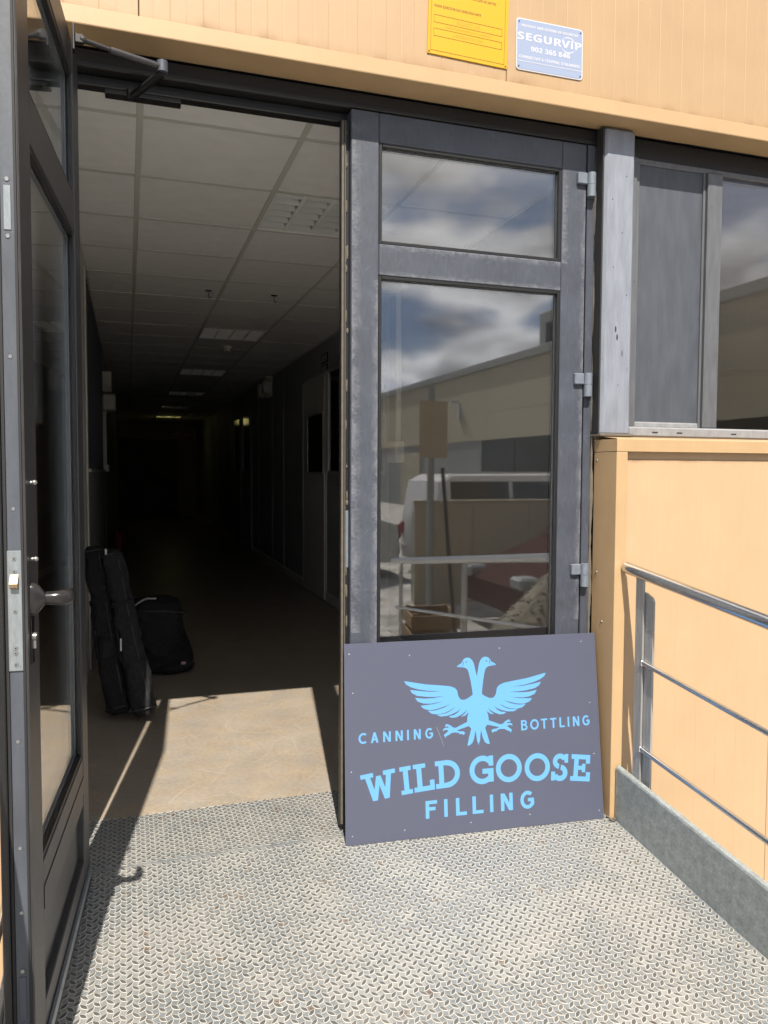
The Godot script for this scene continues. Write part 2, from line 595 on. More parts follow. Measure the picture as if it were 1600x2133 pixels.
func fill(poly: PackedVector2Array, c: Color) -> void:
	# polygon in millimetres from the board's lower left corner
	var q := PackedVector2Array()
	var lo := INF
	var hi := -INF
	for p in poly:
		var t := Vector2(p.x * PX, (BOARD.y - p.y) * PX)
		q.append(t)
		lo = minf(lo, t.y)
		hi = maxf(hi, t.y)
	for y in range(maxi(0, int(lo)), mini(print_im.get_height(), int(hi) + 2)):
		var xs := []
		var yc := y + 0.5
		for i in q.size():
			var a := q[i]
			var b := q[(i + 1) % q.size()]
			if (a.y <= yc) != (b.y <= yc):
				xs.append(a.x + (yc - a.y) / (b.y - a.y) * (b.x - a.x))
		xs.sort()
		for k in range(0, xs.size() - 1, 2):
			var x0 := int(round(xs[k]))
			var x1 := int(round(xs[k + 1]))
			if x1 > x0:
				print_im.fill_rect(Rect2i(x0, y, x1 - x0, 1), c)

func bar(x0: float, y0: float, x1: float, y1: float) -> PackedVector2Array:
	return PackedVector2Array([Vector2(x0, y0), Vector2(x1, y0), Vector2(x1, y1), Vector2(x0, y1)])

func stroke(ax: float, ay: float, bx_: float, by: float, t: float) -> PackedVector2Array:   # slanted stem with level ends, t wide along x
	return PackedVector2Array([Vector2(ax - t / 2, ay), Vector2(ax + t / 2, ay), Vector2(bx_ + t / 2, by), Vector2(bx_ - t / 2, by)])

func arc(cx: float, cy: float, rx: float, ry: float, t: float, from: float, to: float) -> PackedVector2Array:
	var p := PackedVector2Array()
	for i in 41:
		var a := deg_to_rad(lerpf(from, to, i / 40.0))
		p.append(Vector2(cx + rx * cos(a), cy + ry * sin(a)))
	for i in 41:
		var a := deg_to_rad(lerpf(to, from, i / 40.0))
		p.append(Vector2(cx + (rx - t) * cos(a), cy + (ry - t) * sin(a)))
	return p

# sans letters on a body one unit high, w wide, strokes t thick
func sans(ch: String, w: float, t: float) -> Array:
	match ch:
		"I": return [bar(w / 2 - t / 2, 0, w / 2 + t / 2, 1)]
		"L": return [bar(0, 0, t, 1), bar(0, 0, w, t * 0.9)]
		"T": return [bar(w / 2 - t / 2, 0, w / 2 + t / 2, 1), bar(0, 1 - t * 0.9, w, 1)]
		"F": return [bar(0, 0, t, 1), bar(0, 1 - t * 0.9, w, 1), bar(0, 0.44, w * 0.86, 0.44 + t * 0.9)]
		"N": return [bar(0, 0, t, 1), bar(w - t, 0, w, 1), PackedVector2Array([Vector2(0, 1), Vector2(t * 1.15, 1), Vector2(w, 0), Vector2(w - t * 1.15, 0)])]
		"A": return [stroke(t * 0.55, 0, w / 2, 1, t * 1.1), stroke(w - t * 0.55, 0, w / 2, 1, t * 1.1), bar(w * 0.24, 0.24, w * 0.76, 0.24 + t * 0.85)]
		"O": return [arc(w / 2, 0.5, w / 2, 0.52, t, 0, 180), arc(w / 2, 0.5, w / 2, 0.52, t, 180, 360)]
		"C": return [arc(w * 0.56, 0.5, w * 0.56, 0.52, t, 48, 312)]
		"G": return [arc(w * 0.53, 0.5, w * 0.53, 0.52, t, 48, 345), bar(w * 0.55, 0.40, w, 0.40 + t * 0.9), bar(w - t, 0.18, w, 0.45)]
		"B": return [bar(0, 0, t, 1), bar(0, 1 - t * 0.85, w * 0.55, 1), bar(0, 0.47, w * 0.6, 0.47 + t * 0.85), bar(0, 0, w * 0.6, t * 0.85), arc(w * 0.52, 0.735, w * 0.4, 0.265, t * 0.9, -90, 90), arc(w * 0.57, 0.275, w * 0.43, 0.275, t * 0.9, -90, 90)]
	return []

# slab letters in millimetres, 97 high, w wide
func slab(ch: String, w: float) -> Array:
	var h := 97.0
	var t := 18.5
	var s := 15.0
	match ch:
		"W": return [stroke(24, h, 46, 0, t), stroke(66, h - 14, 46, 0, t - 2), stroke(66, h - 14, 88, 0, t - 2), stroke(w - 24, h, 88, 0, t), bar(2, h - s, 48, h), bar(w - 46, h - s, w - 2, h)]
		"I": return [bar(w / 2 - t / 2, 0, w / 2 + t / 2, h), bar(0, 0, w, s), bar(0, h - s, w, h)]
		"L": return [bar(12, 0, 12 + t, h), bar(0, 0, w, s + 2), bar(0, h - s, 46, h), bar(w - 17, 0, w, 36)]
		"D": return [bar(13, 0, 13 + t, h), bar(0, 0, 44, s + 2), bar(0, h - s - 2, 44, h), arc(43, h / 2, w - 43, h / 2, 19, -90, 90), bar(35, 0, 45, s + 3), bar(35, h - s - 3, 45, h)]
		"G": return [arc(50, h / 2, 50, h / 2 + 2, 19, 40, 318), bar(50, 34, w, 34 + 18), bar(w - 21, 4, w, 44), bar(w - 18, h - 36, w, h), arc(50, h / 2, 50, h / 2 + 2, 19, 36, 60)]
		"O": return [arc(w / 2, h / 2, w / 2, h / 2 + 2, 18.5, 0, 180), arc(w / 2, h / 2, w / 2, h / 2 + 2, 18.5, 180, 360)]
		"S": return [arc(w / 2 - 1, h - 27, 29, 28, 18, 20, 262), arc(w / 2 + 1, 28, 31, 30, 19, -158, 84), bar(w - 17, h - 32, w - 2, h), bar(0, 0, 16, 32)]
		"E": return [bar(12, 0, 12 + t, h), bar(0, 0, w, s + 2), bar(0, h - s - 2, w - 3, h), bar(12, 41, 55, 56), bar(w - 17, 0, w, 34), bar(w - 20, h - 32, w - 3, h), bar(46, 33, 60, 64)]
	return []

func write_sans(word: String, spans: Array, base: float, h: float, t: float, c: Color) -> void:
	for i in word.length():
		var x0: float = spans[i * 2]
		var w: float = (spans[i * 2 + 1] - x0) / h
		for p in sans(word[i], w, t):
			var q := PackedVector2Array()
			for e in p:
				q.append(Vector2(x0 + e.x * h, base + e.y * h))
			fill(q, c)

func board_print() -> ImageTexture:
	print_im = Image.create_empty(int(BOARD.x * PX), int(BOARD.y * PX), false, Image.FORMAT_RGB8)
	var ground := lin(0.068, 0.076, 0.114)
	var blue := lin(0.10, 0.285, 0.56)
	var g := noise(0.012, 2, 9)
	print_im.fill(ground)
	# half the emblem: a goose with two necks, mirrored about its axis
	var half := [0,547,4,571,10,598,17,612,26,620,37,622,48,618,56,609,59,602,67,599,76,593,77,590,68,589,54,588,43,585,35,578,31,566,25,539,20,508,18,488,30,480,47,472,62,472,70,479,74,487,78,506,87,516,105,523,148,529,199,535,239,543,263,548,279,551,272,539,254,528,226,519,190,512,139,507,182,508,221,513,257,519,250,507,232,497,196,491,165,489,126,490,169,485,204,485,239,490,229,476,207,468,179,466,131,471,168,464,195,462,219,461,208,450,186,443,159,445,132,452,104,460,132,448,162,441,192,441,177,430,154,426,127,430,104,439,86,450,100,438,123,428,158,424,142,418,119,419,96,425,77,433,64,443,77,428,92,420,113,417,103,411,84,411,65,419,50,428,41,438,48,425,65,412,50,415,35,426,40,413,42,399,42,392,63,384,88,374,99,377,105,383,115,388,121,390,127,387,127,378,124,382,117,381,112,377,126,377,135,373,135,365,131,369,122,370,114,366,125,358,133,352,127,341,124,348,113,351,104,357,89,358,77,356,71,350,62,351,57,346,51,354,58,360,70,360,83,365,36,377,27,367,35,341,44,308,35,308,24,316,17,332,11,359,8,343,6,323,0,307]
	for s in [-1.0, 1.0]:
		var p := PackedVector2Array()
		for i in range(0, half.size(), 2):
			p.append(Vector2(497.0 + s * half[i] + (-s if half[i] == 0 else 0.0), half[i + 1]))
		fill(p, blue)
		# eye and beak line
		fill(arc(497 + s * 40, 606, 3, 2.6, 2.9, 0, 360), ground)
		var cheek := PackedVector2Array()
		for q in [[52, 610], [50, 602], [53, 594], [57, 590], [55, 594], [52.5, 602], [54, 609]]:
			cheek.append(Vector2(497 + s * q[0], q[1]))
		fill(cheek, ground)
		var mouth := PackedVector2Array()
		for q in [[75, 592.5], [66, 593.6], [57, 592.6], [66, 592.2]]:
			mouth.append(Vector2(497 + s * q[0], q[1]))
		fill(mouth, ground)
	write_sans("CANNING", [49, 80, 93, 121, 138, 166, 183, 210, 226, 233, 251, 277, 294, 323], 344, 36, 0.19, blue)
	write_sans("BOTTLING", [667, 693, 704, 739, 748, 774, 786, 812, 824, 846, 858, 865, 880, 907, 920, 950], 346.5, 36.5, 0.19, blue)
	write_sans("FILLING", [290, 333, 359, 373, 404, 445, 467, 509, 534, 548, 577, 624, 654, 708], 64, 62, 0.215, blue)
	var word := "WILDGOOSE"
	var spans := [62, 192, 203, 245, 251, 327, 331, 424, 459, 552, 560, 662, 672, 774, 779, 848, 857, 938]
	for i in word.length():
		var w: float = spans[i * 2 + 1] - spans[i * 2]
		var cx: float = (spans[i * 2 + 1] + spans[i * 2]) * 0.5
		var turn := deg_to_rad(-(cx - 500) * 0.0178)
		var base := 168.5 - (cx - 500) * (cx - 500) / 6360.0
		for p in slab(word[i], w):
			var q := PackedVector2Array()
			for e in p:
				q.append(Vector2(cx, base) + (Vector2(e.x - w / 2, e.y)).rotated(turn))
			fill(q, blue)
	# handling marks: a long scratch and a few pale nicks
	var pale := lin(0.19, 0.19, 0.23)
	fill(PackedVector2Array([Vector2(337, 381), Vector2(339, 381), Vector2(365, 312), Vector2(363.5, 312)]), pale)
	var rr := RandomNumberGenerator.new()
	rr.seed = 3
	for q in [[18, 655], [22, 250], [24, 30], [930, 660], [962, 240], [972, 30], [212, 33], [460, 35], [690, 42], [240, 640], [590, 650], [30, 520], [955, 430]]:
		fill(arc(q[0], q[1], 2.0, 1.7, 1.9, 0, 360), lin(0.5, 0.5, 0.52))
	for i in 36:
		var p := Vector2(rr.randf() * 980, rr.randf() * 680)
		var d := Vector2(rr.randf_range(2, 14), 0).rotated(rr.randf() * TAU)
		fill(PackedVector2Array([p, p + d, p + d + Vector2(0.5, 0.6), p + Vector2(0.5, 0.6)]), ground.lerp(pale, rr.randf_range(0.1, 0.4)))
	return tex(print_im)

func letters(word: String, size: float, m: Material, parent: Node, at: Vector3, font := "Droid Sans", bold := true, centred := false, stretch := 1.0) -> void:
	var t := TextMesh.new()
	var f := SystemFont.new()
	f.font_names = PackedStringArray([font])
	f.font_weight = 700 if bold else 400
	t.font = f
	t.font_size = 64
	t.pixel_size = size / 46.0
	t.depth = 0.0006
	t.text = word
	t.curve_step = 2.0
	t.horizontal_alignment = HORIZONTAL_ALIGNMENT_CENTER if centred else HORIZONTAL_ALIGNMENT_LEFT
	t.vertical_alignment = VERTICAL_ALIGNMENT_CENTER
	t.material = m
	var o := put_mesh("lettering", t, parent)
	o.position = at
	o.scale.x = stretch

# ================================================================== scene
const SUN := Vector3(-0.174, 1.277, 1.0)
const RAMP := -0.118
const CEIL := 2.57

func _ready() -> void:
	var cam := Camera3D.new()
	cam.name = "camera"
	cam.fov = 66.6
	cam.near = 0.05
	cam.far = 1500.0
	add_child(cam)
	cam.position = V(-0.708, 1.288, 2.61)
	cam.rotation_order = EULER_ORDER_YXZ
	cam.rotation_degrees = V(-2.985, -18.204, 0.261)
	cam.current = true
	var sky := Sky.new()
	var pan := PanoramaSkyMaterial.new()
	pan.panorama = tex(sky_image())
	sky.sky_material = pan
	var env := Environment.new()
	env.background_mode = Environment.BG_SKY
	env.sky = sky
	env.background_energy_multiplier = 0.62
	env.tonemap_mode = Environment.TONE_MAPPER_LINEAR
	env.tonemap_exposure = 1.86
	env.sdfgi_enabled = true
	env.ssao_enabled = true
	env.ssil_enabled = true
	var we := WorldEnvironment.new()
	we.name = "world_environment"
	we.environment = env
	add_child(we)
	var sun := DirectionalLight3D.new()
	sun.name = "sun"
	sun.light_energy = 1.6
	sun.light_color = Color(1.0, 0.965, 0.91)
	sun.light_angular_distance = 0.5
	sun.shadow_enabled = true
	add_child(sun)
	sun.look_at_from_position(SUN * 20.0, Vector3.ZERO)

	rng.seed = 4242
	materials()
	build_ground()
	build_shell()
	build_ramp()
	build_corridor()
	build_facade()
	build_door_frame()
	build_closed_door()
	build_open_door()
	build_closer()
	build_railing(1.0)
	build_railing(-1.0)
	build_board()
	build_notices()
	build_ceiling_fittings()
	build_corridor_fittings()
	build_bags()
	build_yard()

func build_ground() -> void:
	var g := struct("ground")
	var b := MB.new()
	b.quad(V(-400, -0.6, -400), V(400, -0.6, -400), V(400, -0.6, 400), V(-400, -0.6, 400), Vector3.UP)
	put("paving", b, M.yard, g)
	var a := struct("ramp_apron")
	b = MB.new()
	b.quad(V(-1.15, -0.29, 2.452), V(1.15, -0.29, 2.452), V(1.15, -0.596, 5.0), V(-1.15, -0.596, 5.0), Vector3.UP)
	b.quad(V(-1.15, -0.29, 2.452), V(1.15, -0.29, 2.452), V(1.15, -0.7, 2.452), V(-1.15, -0.7, 2.452), V(0, 0, -1))
	for s in [-1.15, 1.15]:
		b.flat(V(s, -0.29, 2.452), V(s, -0.7, 2.452), V(s, -0.596, 5.0), V(s, 0, 0))
	put("concrete_slope", b, M.yard, a)

# the closed body of the building behind the facade: side rooms, roof, floor slab
func build_shell() -> void:
	var s := struct("building_shell")
	bx("floor_slab", V(-9, -0.62, -21), V(10, -0.02, -0.06), M.concrete, s)
	bx("roof", V(-9, 5.6, -21), V(10, 5.8, -0.01), M.void, s)
	bx("rear_wall", V(-9, -0.6, -21.2), V(10, 5.8, -21.0), M.wall_in, s)
	bx("side_wall", V(-9.2, -0.6, -21), V(-9.0, 5.8, 0.0), M.clad, s)
	bx("side_wall", V(10, -0.6, -21), V(10.2, 5.8, 0.0), M.clad, s)
	bx("room_ceiling", V(1.27, 2.7, -21), V(10, 2.8, -0.07), M.tile, s)
	bx("room_ceiling", V(-9, 2.7, -21), V(-1.07, 2.8, -0.07), M.tile, s)
	bx("room_rear_wall", V(1.27, 0, -6.1), V(10, 2.7, -6.0), M.end_wall, s)
	bx("room_rear_wall", V(-9, 0, -6.1), V(-1.07, 2.7, -6.0), M.end_wall, s)

func lozenge_mesh() -> ArrayMesh:
	# a lens-shaped tread, 24 mm long and 8 mm wide: worn dark top, and a paler rim round its foot
	var top := MB.new()
	var rim := MB.new()
	var n := 6
	var lo := PackedVector3Array()
	var mid := PackedVector3Array()
	var hi := PackedVector3Array()
	for s in [1.0, -1.0]:
		for i in n:
			var t: float = s * lerpf(-1.0, 1.0, float(i) / n)
			var w: float = (1.0 - t * t) * s
			lo.append(V(t * 0.0148, 0.0, w * 0.0066))
			mid.append(V(t * 0.0130, 0.0003, w * 0.0050))
			hi.append(V(t * 0.0118, 0.0012, w * 0.0042))
	for i in lo.size():
		var j := (i + 1) % lo.size()
		var o := (lo[i] + lo[j]) * 0.5
		rim.quad(lo[i], lo[j], mid[j], mid[i], V(o.x * 0.02, 0.02, o.z * 0.02))
		top.quad(mid[i], mid[j], hi[j], hi[i], V(o.x * 0.3, 0.002, o.z))
		top.flat(V(0, 0.0013, 0), hi[i], hi[j], Vector3.UP)
	var am := top.mesh(M.lozenge)
	var a := []
	a.resize(Mesh.ARRAY_MAX)
	a[Mesh.ARRAY_VERTEX] = rim.v
	a[Mesh.ARRAY_NORMAL] = rim.n
	am.add_surface_from_arrays(Mesh.PRIMITIVE_TRIANGLES, a)
	am.surface_set_material(1, M.lozenge_edge)
	return am

func treads(parent: Node, lm: Mesh, x0: float, x1: float, z0: float, z1: float, slope: float, lift := 0.0) -> void:
	var xs: Array[Transform3D] = []
	var tilt := Basis(Vector3.RIGHT, -atan(slope))
	var p := 0.0314
	for i in range(int(floor(x0 / p)) - 1, int(x1 / p) + 2):
		for k in range(int(floor(z0 / p)) - 1, int(z1 / p) + 2):
			for d in 2:
				var x := (i + 0.5 * d) * p + 0.003
				var z := (k + 0.5 * d) * p * 0.98
				if x < x0 + 0.010 or x > x1 - 0.010 or z < z0 + 0.002 or z > z1 - 0.002:
					continue
				var b := tilt * Basis(Vector3.UP, (PI / 4 if d == 0 else -PI / 4) + rng.randf_range(-0.04, 0.04))
				var k2 := rng.randf_range(0.9, 1.06)
				xs.append(Transform3D(b.scaled_local(Vector3(k2, rng.randf_range(0.7, 1.1), rng.randf_range(0.92, 1.1))), V(x, slope * z + 0.0002 + lift, z)))
	var mm := MultiMesh.new()
	mm.transform_format = MultiMesh.TRANSFORM_3D
	mm.mesh = lm
	mm.instance_count = xs.size()
	for i in xs.size():
		mm.set_instance_transform(i, xs[i])
	var o := MultiMeshInstance3D.new()
	o.name = "tread_lozenges"
	o.multimesh = mm
	parent.add_child(o, true)
	o.set_meta("kind", "stuff")

func build_ramp() -> void:
	var lm := lozenge_mesh()
	var r := thing("entrance_ramp", "galvanised tread plate ramp with raised side kick plates leading up to the doorway", "ramp")
	var edges := [0.002, 0.626, 1.55, 2.45]
	for i in 3:
		var z0: float = edges[i]
		var z1: float = edges[i + 1] - 0.003
		var b := MB.new()
		var o := 0.0006 * i
		b.quad(V(-0.974, RAMP * z0 + o, z0), V(1.020, RAMP * z0 + o, z0), V(1.020, RAMP * z1 + o, z1), V(-0.974, RAMP * z1 + o, z1), Vector3.UP)
		b.quad(V(-0.974, RAMP * z0 - 0.008, z0), V(1.020, RAMP * z0 - 0.008, z0), V(1.020, RAMP * z1 - 0.008, z1), V(-0.974, RAMP * z1 - 0.008, z1), Vector3.DOWN)
		for e in [z0, z1]:
			b.quad(V(-0.974, RAMP * e + o, e), V(1.020, RAMP * e + o, e), V(1.020, RAMP * e - 0.008, e), V(-0.974, RAMP * e - 0.008, e), V(0, 0, 1 if e == z1 else -1))
		var d := put("deck_plate", b, M.plate, r)
		treads(d, lm, -0.974, 1.020, z0, z1, RAMP, o)
	# bearers under the deck
	for z in [0.3, 1.2, 2.2]:
		bx("bearer", V(-0.97, RAMP * z - 0.11, z - 0.03), V(1.02, RAMP * z - 0.03, z + 0.03), M.galv, r)
	for s in [[1.021, 1.0], [-0.975, -1.0]]:
		var b := MB.new()
		var x: float = s[0]
		var t: float = s[1]
		var prof := [[0.0, -0.03], [0.0, 0.196], [0.003, 0.203], [0.008, 0.206], [0.018, 0.206], [0.021, 0.203], [0.021, 0.19], [0.008, 0.188], [0.008, -0.03]]
		for i in prof.size():
			var p: Array = prof[i]
			var q: Array = prof[(i + 1) % prof.size()]
			var o := Vector3(-(q[1] - p[1]) * t, (q[0] - p[0]), 0.0)
			b.quad(V(x + t * p[0], RAMP * 0.155 + p[1], 0.155), V(x + t * q[0], RAMP * 0.155 + q[1], 0.155), V(x + t * q[0], RAMP * 2.44 + q[1], 2.44), V(x + t * p[0], RAMP * 2.44 + p[1], 2.44), o)
		b.box(V(x + (0.0 if t > 0 else -0.008), RAMP * 0.155 - 0.03, 0.1545), V(x + (0.008 if t > 0 else 0.0), RAMP * 0.155 + 0.19, 0.1555))
		put("kick_plate", b, M.galv, r)
	var tp := struct("threshold")
	var b2 := MB.new()
	b2.quad(V(-0.94, 0.0, -0.372), V(1.0, 0.0, -0.372), V(1.0, 0.0, -0.001), V(-0.94, 0.0, -0.001), Vector3.UP)
	b2.quad(V(-0.94, 0.0, -0.372), V(1.0, 0.0, -0.372), V(1.0, -0.01, -0.372), V(-0.94, -0.01, -0.372), V(0, 0, -1))
	b2.quad(V(-0.94, 0.0, -0.001), V(1.0, 0.0, -0.001), V(1.0, -0.02, -0.001), V(-0.94, -0.02, -0.001), V(0, 0, 1))
	var tpl := put("tread_plate", b2, M.plate, tp)
	treads(tpl, lm, -0.94, 1.0, -0.372, -0.001, 0.0)

func build_corridor() -> void:
	var f := struct("corridor_floor")
	var b := MB.new()
	b.quad(V(-1.0, -0.004, -20.2), V(1.2, -0.004, -20.2), V(1.2, -0.004, -0.373), V(-1.0, -0.004, -0.373), Vector3.UP)
	put("concrete", b, M.concrete, f)
	b = MB.new()
	var dn := noise(9.0, 3, 301)
	var px := -0.94
	while px < 1.0:
		var w0 := 0.012 + 0.010 * dn.get_noise_1d(px)
		var w1 := 0.012 + 0.010 * dn.get_noise_1d(px + 0.02)
		b.quad(V(px, 0.0, -0.374), V(px + 0.02, 0.0, -0.374), V(px + 0.02, -0.0035, -0.374 - w1), V(px, -0.0035, -0.374 - w0), Vector3.UP)
		px += 0.02
	put("mortar_edge", b, M.skirting, f)
	# side walls with thickness; seams between wall boards are real strips
	var l := struct("corridor_wall")
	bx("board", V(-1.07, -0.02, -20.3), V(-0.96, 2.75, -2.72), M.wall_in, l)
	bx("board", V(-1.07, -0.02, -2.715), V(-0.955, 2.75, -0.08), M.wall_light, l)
	bx("cover_strip", V(-0.955, 0.0, -2.75), V(-0.945, CEIL, -2.70), M.skirting, l, 0.002)
	# band of closed blinds over a sill
	bx("sill", V(-0.96, 1.275, -6.1), V(-0.93, 1.297, -2.8), M.alu_in, l, 0.004)
	for i in 34:
		var z := -2.84 - i * 0.096
		bx("blind_slat", V(-0.958, 1.30, z - 0.085), V(-0.951 + 0.003 * (i % 2), CEIL - 0.02, z), M.panel if i % 3 else M.paint_dark, l)
	for z in [-7.4, -9.9, -12.4, -14.9]:
		bx("seam", V(-0.961, 0.0, z - 0.012), V(-0.955, CEIL, z + 0.012), M.wall_seam, l)
	var r := struct("corridor_wall")
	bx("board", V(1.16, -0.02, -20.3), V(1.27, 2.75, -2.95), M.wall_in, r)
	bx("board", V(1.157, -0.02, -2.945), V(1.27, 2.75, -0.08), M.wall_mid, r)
	for z in [-7.1, -7.9, -9.1, -9.75, -12.3, -13.5, -14.7, -15.9]:
		bx("seam", V(1.152, 0.09, z - 0.012), V(1.161, CEIL, z + 0.012), M.wall_seam, r)
	bx("skirting", V(1.145, -0.003, -4.86), V(1.161, 0.085, -0.1), M.skirting, r, 0.003)
	bx("skirting", V(1.145, -0.003, -20.0), V(1.161, 0.085, -5.87), M.skirting, r, 0.003)
	var e := struct("corridor_end_wall")
	bx("board", V(-1.0, 0.0, -20.3), V(1.2, 2.75, -20.2), M.end_wall, e)
	# suspended ceiling: tiles a little above the bars that carry them
	var c := struct("ceiling")
	var xs := [-0.96, -0.65, -0.05, 0.545, 1.16]
	var zs := [-0.11]
	for k in 34:
		zs.append(-0.43 - 0.6 * k)
	var shapes := {}
	for k in zs.size() - 1:
		for i in 4:
			if i == 2 and [1, 7, 12, 17, 22, 27].has(k - 1):
				continue   # a lamp sits here
			var w: float = xs[i + 1] - xs[i]
			var d: float = zs[k] - zs[k + 1]
			var kind := rng.randi() % 3
			var key := "%.2f %.2f %d" % [w, d, kind]
			if not shapes.has(key):
				var tb := MB.new()
				tb.box(V(-w / 2 + 0.004, 0.0, -d / 2 + 0.004), V(w / 2 - 0.004, 0.015, d / 2 - 0.004))
				shapes[key] = tb.mesh([M.tile, M.tile_b, M.tile_c][kind])
			var o := put_mesh("ceiling_tile", shapes[key], c)
			o.position = V((xs[i] + xs[i + 1]) / 2, CEIL + 0.004 + rng.randf_range(0, 0.002), (zs[k] + zs[k + 1]) / 2)
			o.rotation = V(rng.randf_range(-0.003, 0.003), 0, rng.randf_range(-0.003, 0.003))
	for x in [-0.65, -0.05, 0.545]:
		bx("ceiling_bar", V(x - 0.012, CEIL, -20.2), V(x + 0.012, CEIL + 0.03, -0.11), M.tee, c, 0.001)
	for z in zs.slice(1):
		for i in 4:
			bx("cross_bar", V(xs[i] + 0.0125, CEIL + 0.0012, z - 0.011), V(xs[i + 1] - 0.0125, CEIL + 0.03, z + 0.011), M.tee, c)
	for x in [-0.95, 1.15]:
		bx("edge_angle", V(x - 0.01, CEIL - 0.002, -20.2), V(x + 0.01, CEIL + 0.02, -0.11), M.tee, c)
	bx("backing", V(-1.06, CEIL + 0.16, -20.3), V(1.26, CEIL + 0.19, -0.06), M.void, c)

# ribbed cladding: a sheet with narrow grooves every 98 mm and shallow ones between
func ribbed(x0: float, x1: float, y0: float, y1: float, z: float, first: float, depth := 0.0008) -> MB:
	var b := MB.new()
	var prof: Array[Vector2] = [Vector2(x0, z - 0.03), Vector2(x0, z - 0.002), Vector2(x0 + 0.002, z)]
	var x := first
	var k := 0
	while x < x1 - 0.02:
		if x > x0 + 0.02:
			var d := depth if k % 2 == 0 else depth * 0.4
			prof.append_array([Vector2(x - 0.0022, z), Vector2(x - 0.0006, z - d), Vector2(x + 0.0006, z - d), Vector2(x + 0.0022, z)])
		x += 0.049
		k += 1
	prof.append_array([Vector2(x1 - 0.002, z), Vector2(x1, z - 0.002), Vector2(x1, z - 0.03)])
	for i in prof.size() - 1:
		var a := prof[i]
		var c := prof[i + 1]
		b.quad(V(a.x, y0, a.y), V(c.x, y0, c.y), V(c.x, y1, c.y), V(a.x, y1, a.y), V(a.y - c.y, 0, c.x - a.x))
	for y in [y0, y1]:
		b.quad(V(x0, y, z - 0.03), V(x1, y, z - 0.03), V(x1, y, z - 0.002), V(x0, y, z - 0.002), V(0, -1 if y == y0 else 1, 0))
	return b

# a thin film of dirt: denser along its lower edge
func film(parent: Node, at: Vector3, along: Vector3, up: Vector3, called: String, m: Material = null) -> void:
	var b := MB.new()
	var o := along.cross(up)
	b.quad(at, at + along, at + along + up, at + up, o)
	for p in b.v:
		var d: Vector3 = p - at
		b.uv.append(Vector2(d.dot(along) / along.length_squared(), 1.0 - d.dot(up) / up.length_squared()))
	put(called, b, m if m else M.grime, parent)

func build_facade() -> void:
	var u := thing("upper_wall", "cream ribbed metal cladding over the doorway carrying a yellow and a blue sign", "wall")
	var joints := [-8.9, -7.92, -6.71, -5.5, -4.29, -3.08, -1.87, -0.66, 0.5535, 1.765, 2.98, 4.19, 5.4, 6.6, 7.8, 9.0, 10.0]
	for i in joints.size() - 1:
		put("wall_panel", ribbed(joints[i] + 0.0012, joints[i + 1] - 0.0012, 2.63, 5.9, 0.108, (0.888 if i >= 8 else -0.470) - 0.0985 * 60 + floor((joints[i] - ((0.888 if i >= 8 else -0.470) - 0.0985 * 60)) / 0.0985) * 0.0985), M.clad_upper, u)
	bx("backing", V(-9, 2.62, -0.05), V(10, 5.9, 0.077), M.void, u)
	var b := MB.new()   # drip flashing: upright lip and soffit
	var y0 := 2.576
	var prof: Array[Vector2] = [Vector2(0.109, 2.632), Vector2(0.1255, 2.6275), Vector2(0.128, 2.6255), Vector2(0.128, y0 + 0.003), Vector2(0.1265, y0), Vector2(0.121, y0), Vector2(0.119, y0 + 0.003), Vector2(0.0, y0 + 0.003), Vector2(0.0, y0 + 0.03), Vector2(0.109, 2.60)]
	for i in prof.size():
		var p := prof[i]
		var q := prof[(i + 1) % prof.size()]
		b.quad(V(-9, p.y, p.x), V(10, p.y, p.x), V(10, q.y, q.x), V(-9, q.y, q.x), V(0, q.x - p.x, -(q.y - p.y)) if true else Vector3.ZERO)
	for k in 4:
		film(u, V(-2.0 + k * 1.5, 2.6325, 0.1085), V(1.499, 0, 0), V(0, 0.05 + 0.012 * (k % 2), 0), "dirt_film")
	put("drip_flashing", b, M.clad_trim, u)
	bx("lintel", V(-9, 2.58, -0.10), V(10, 2.75, -0.002), M.paint_dark, u)
	for s in [1.0, -1.0]:
		side_bay(s)

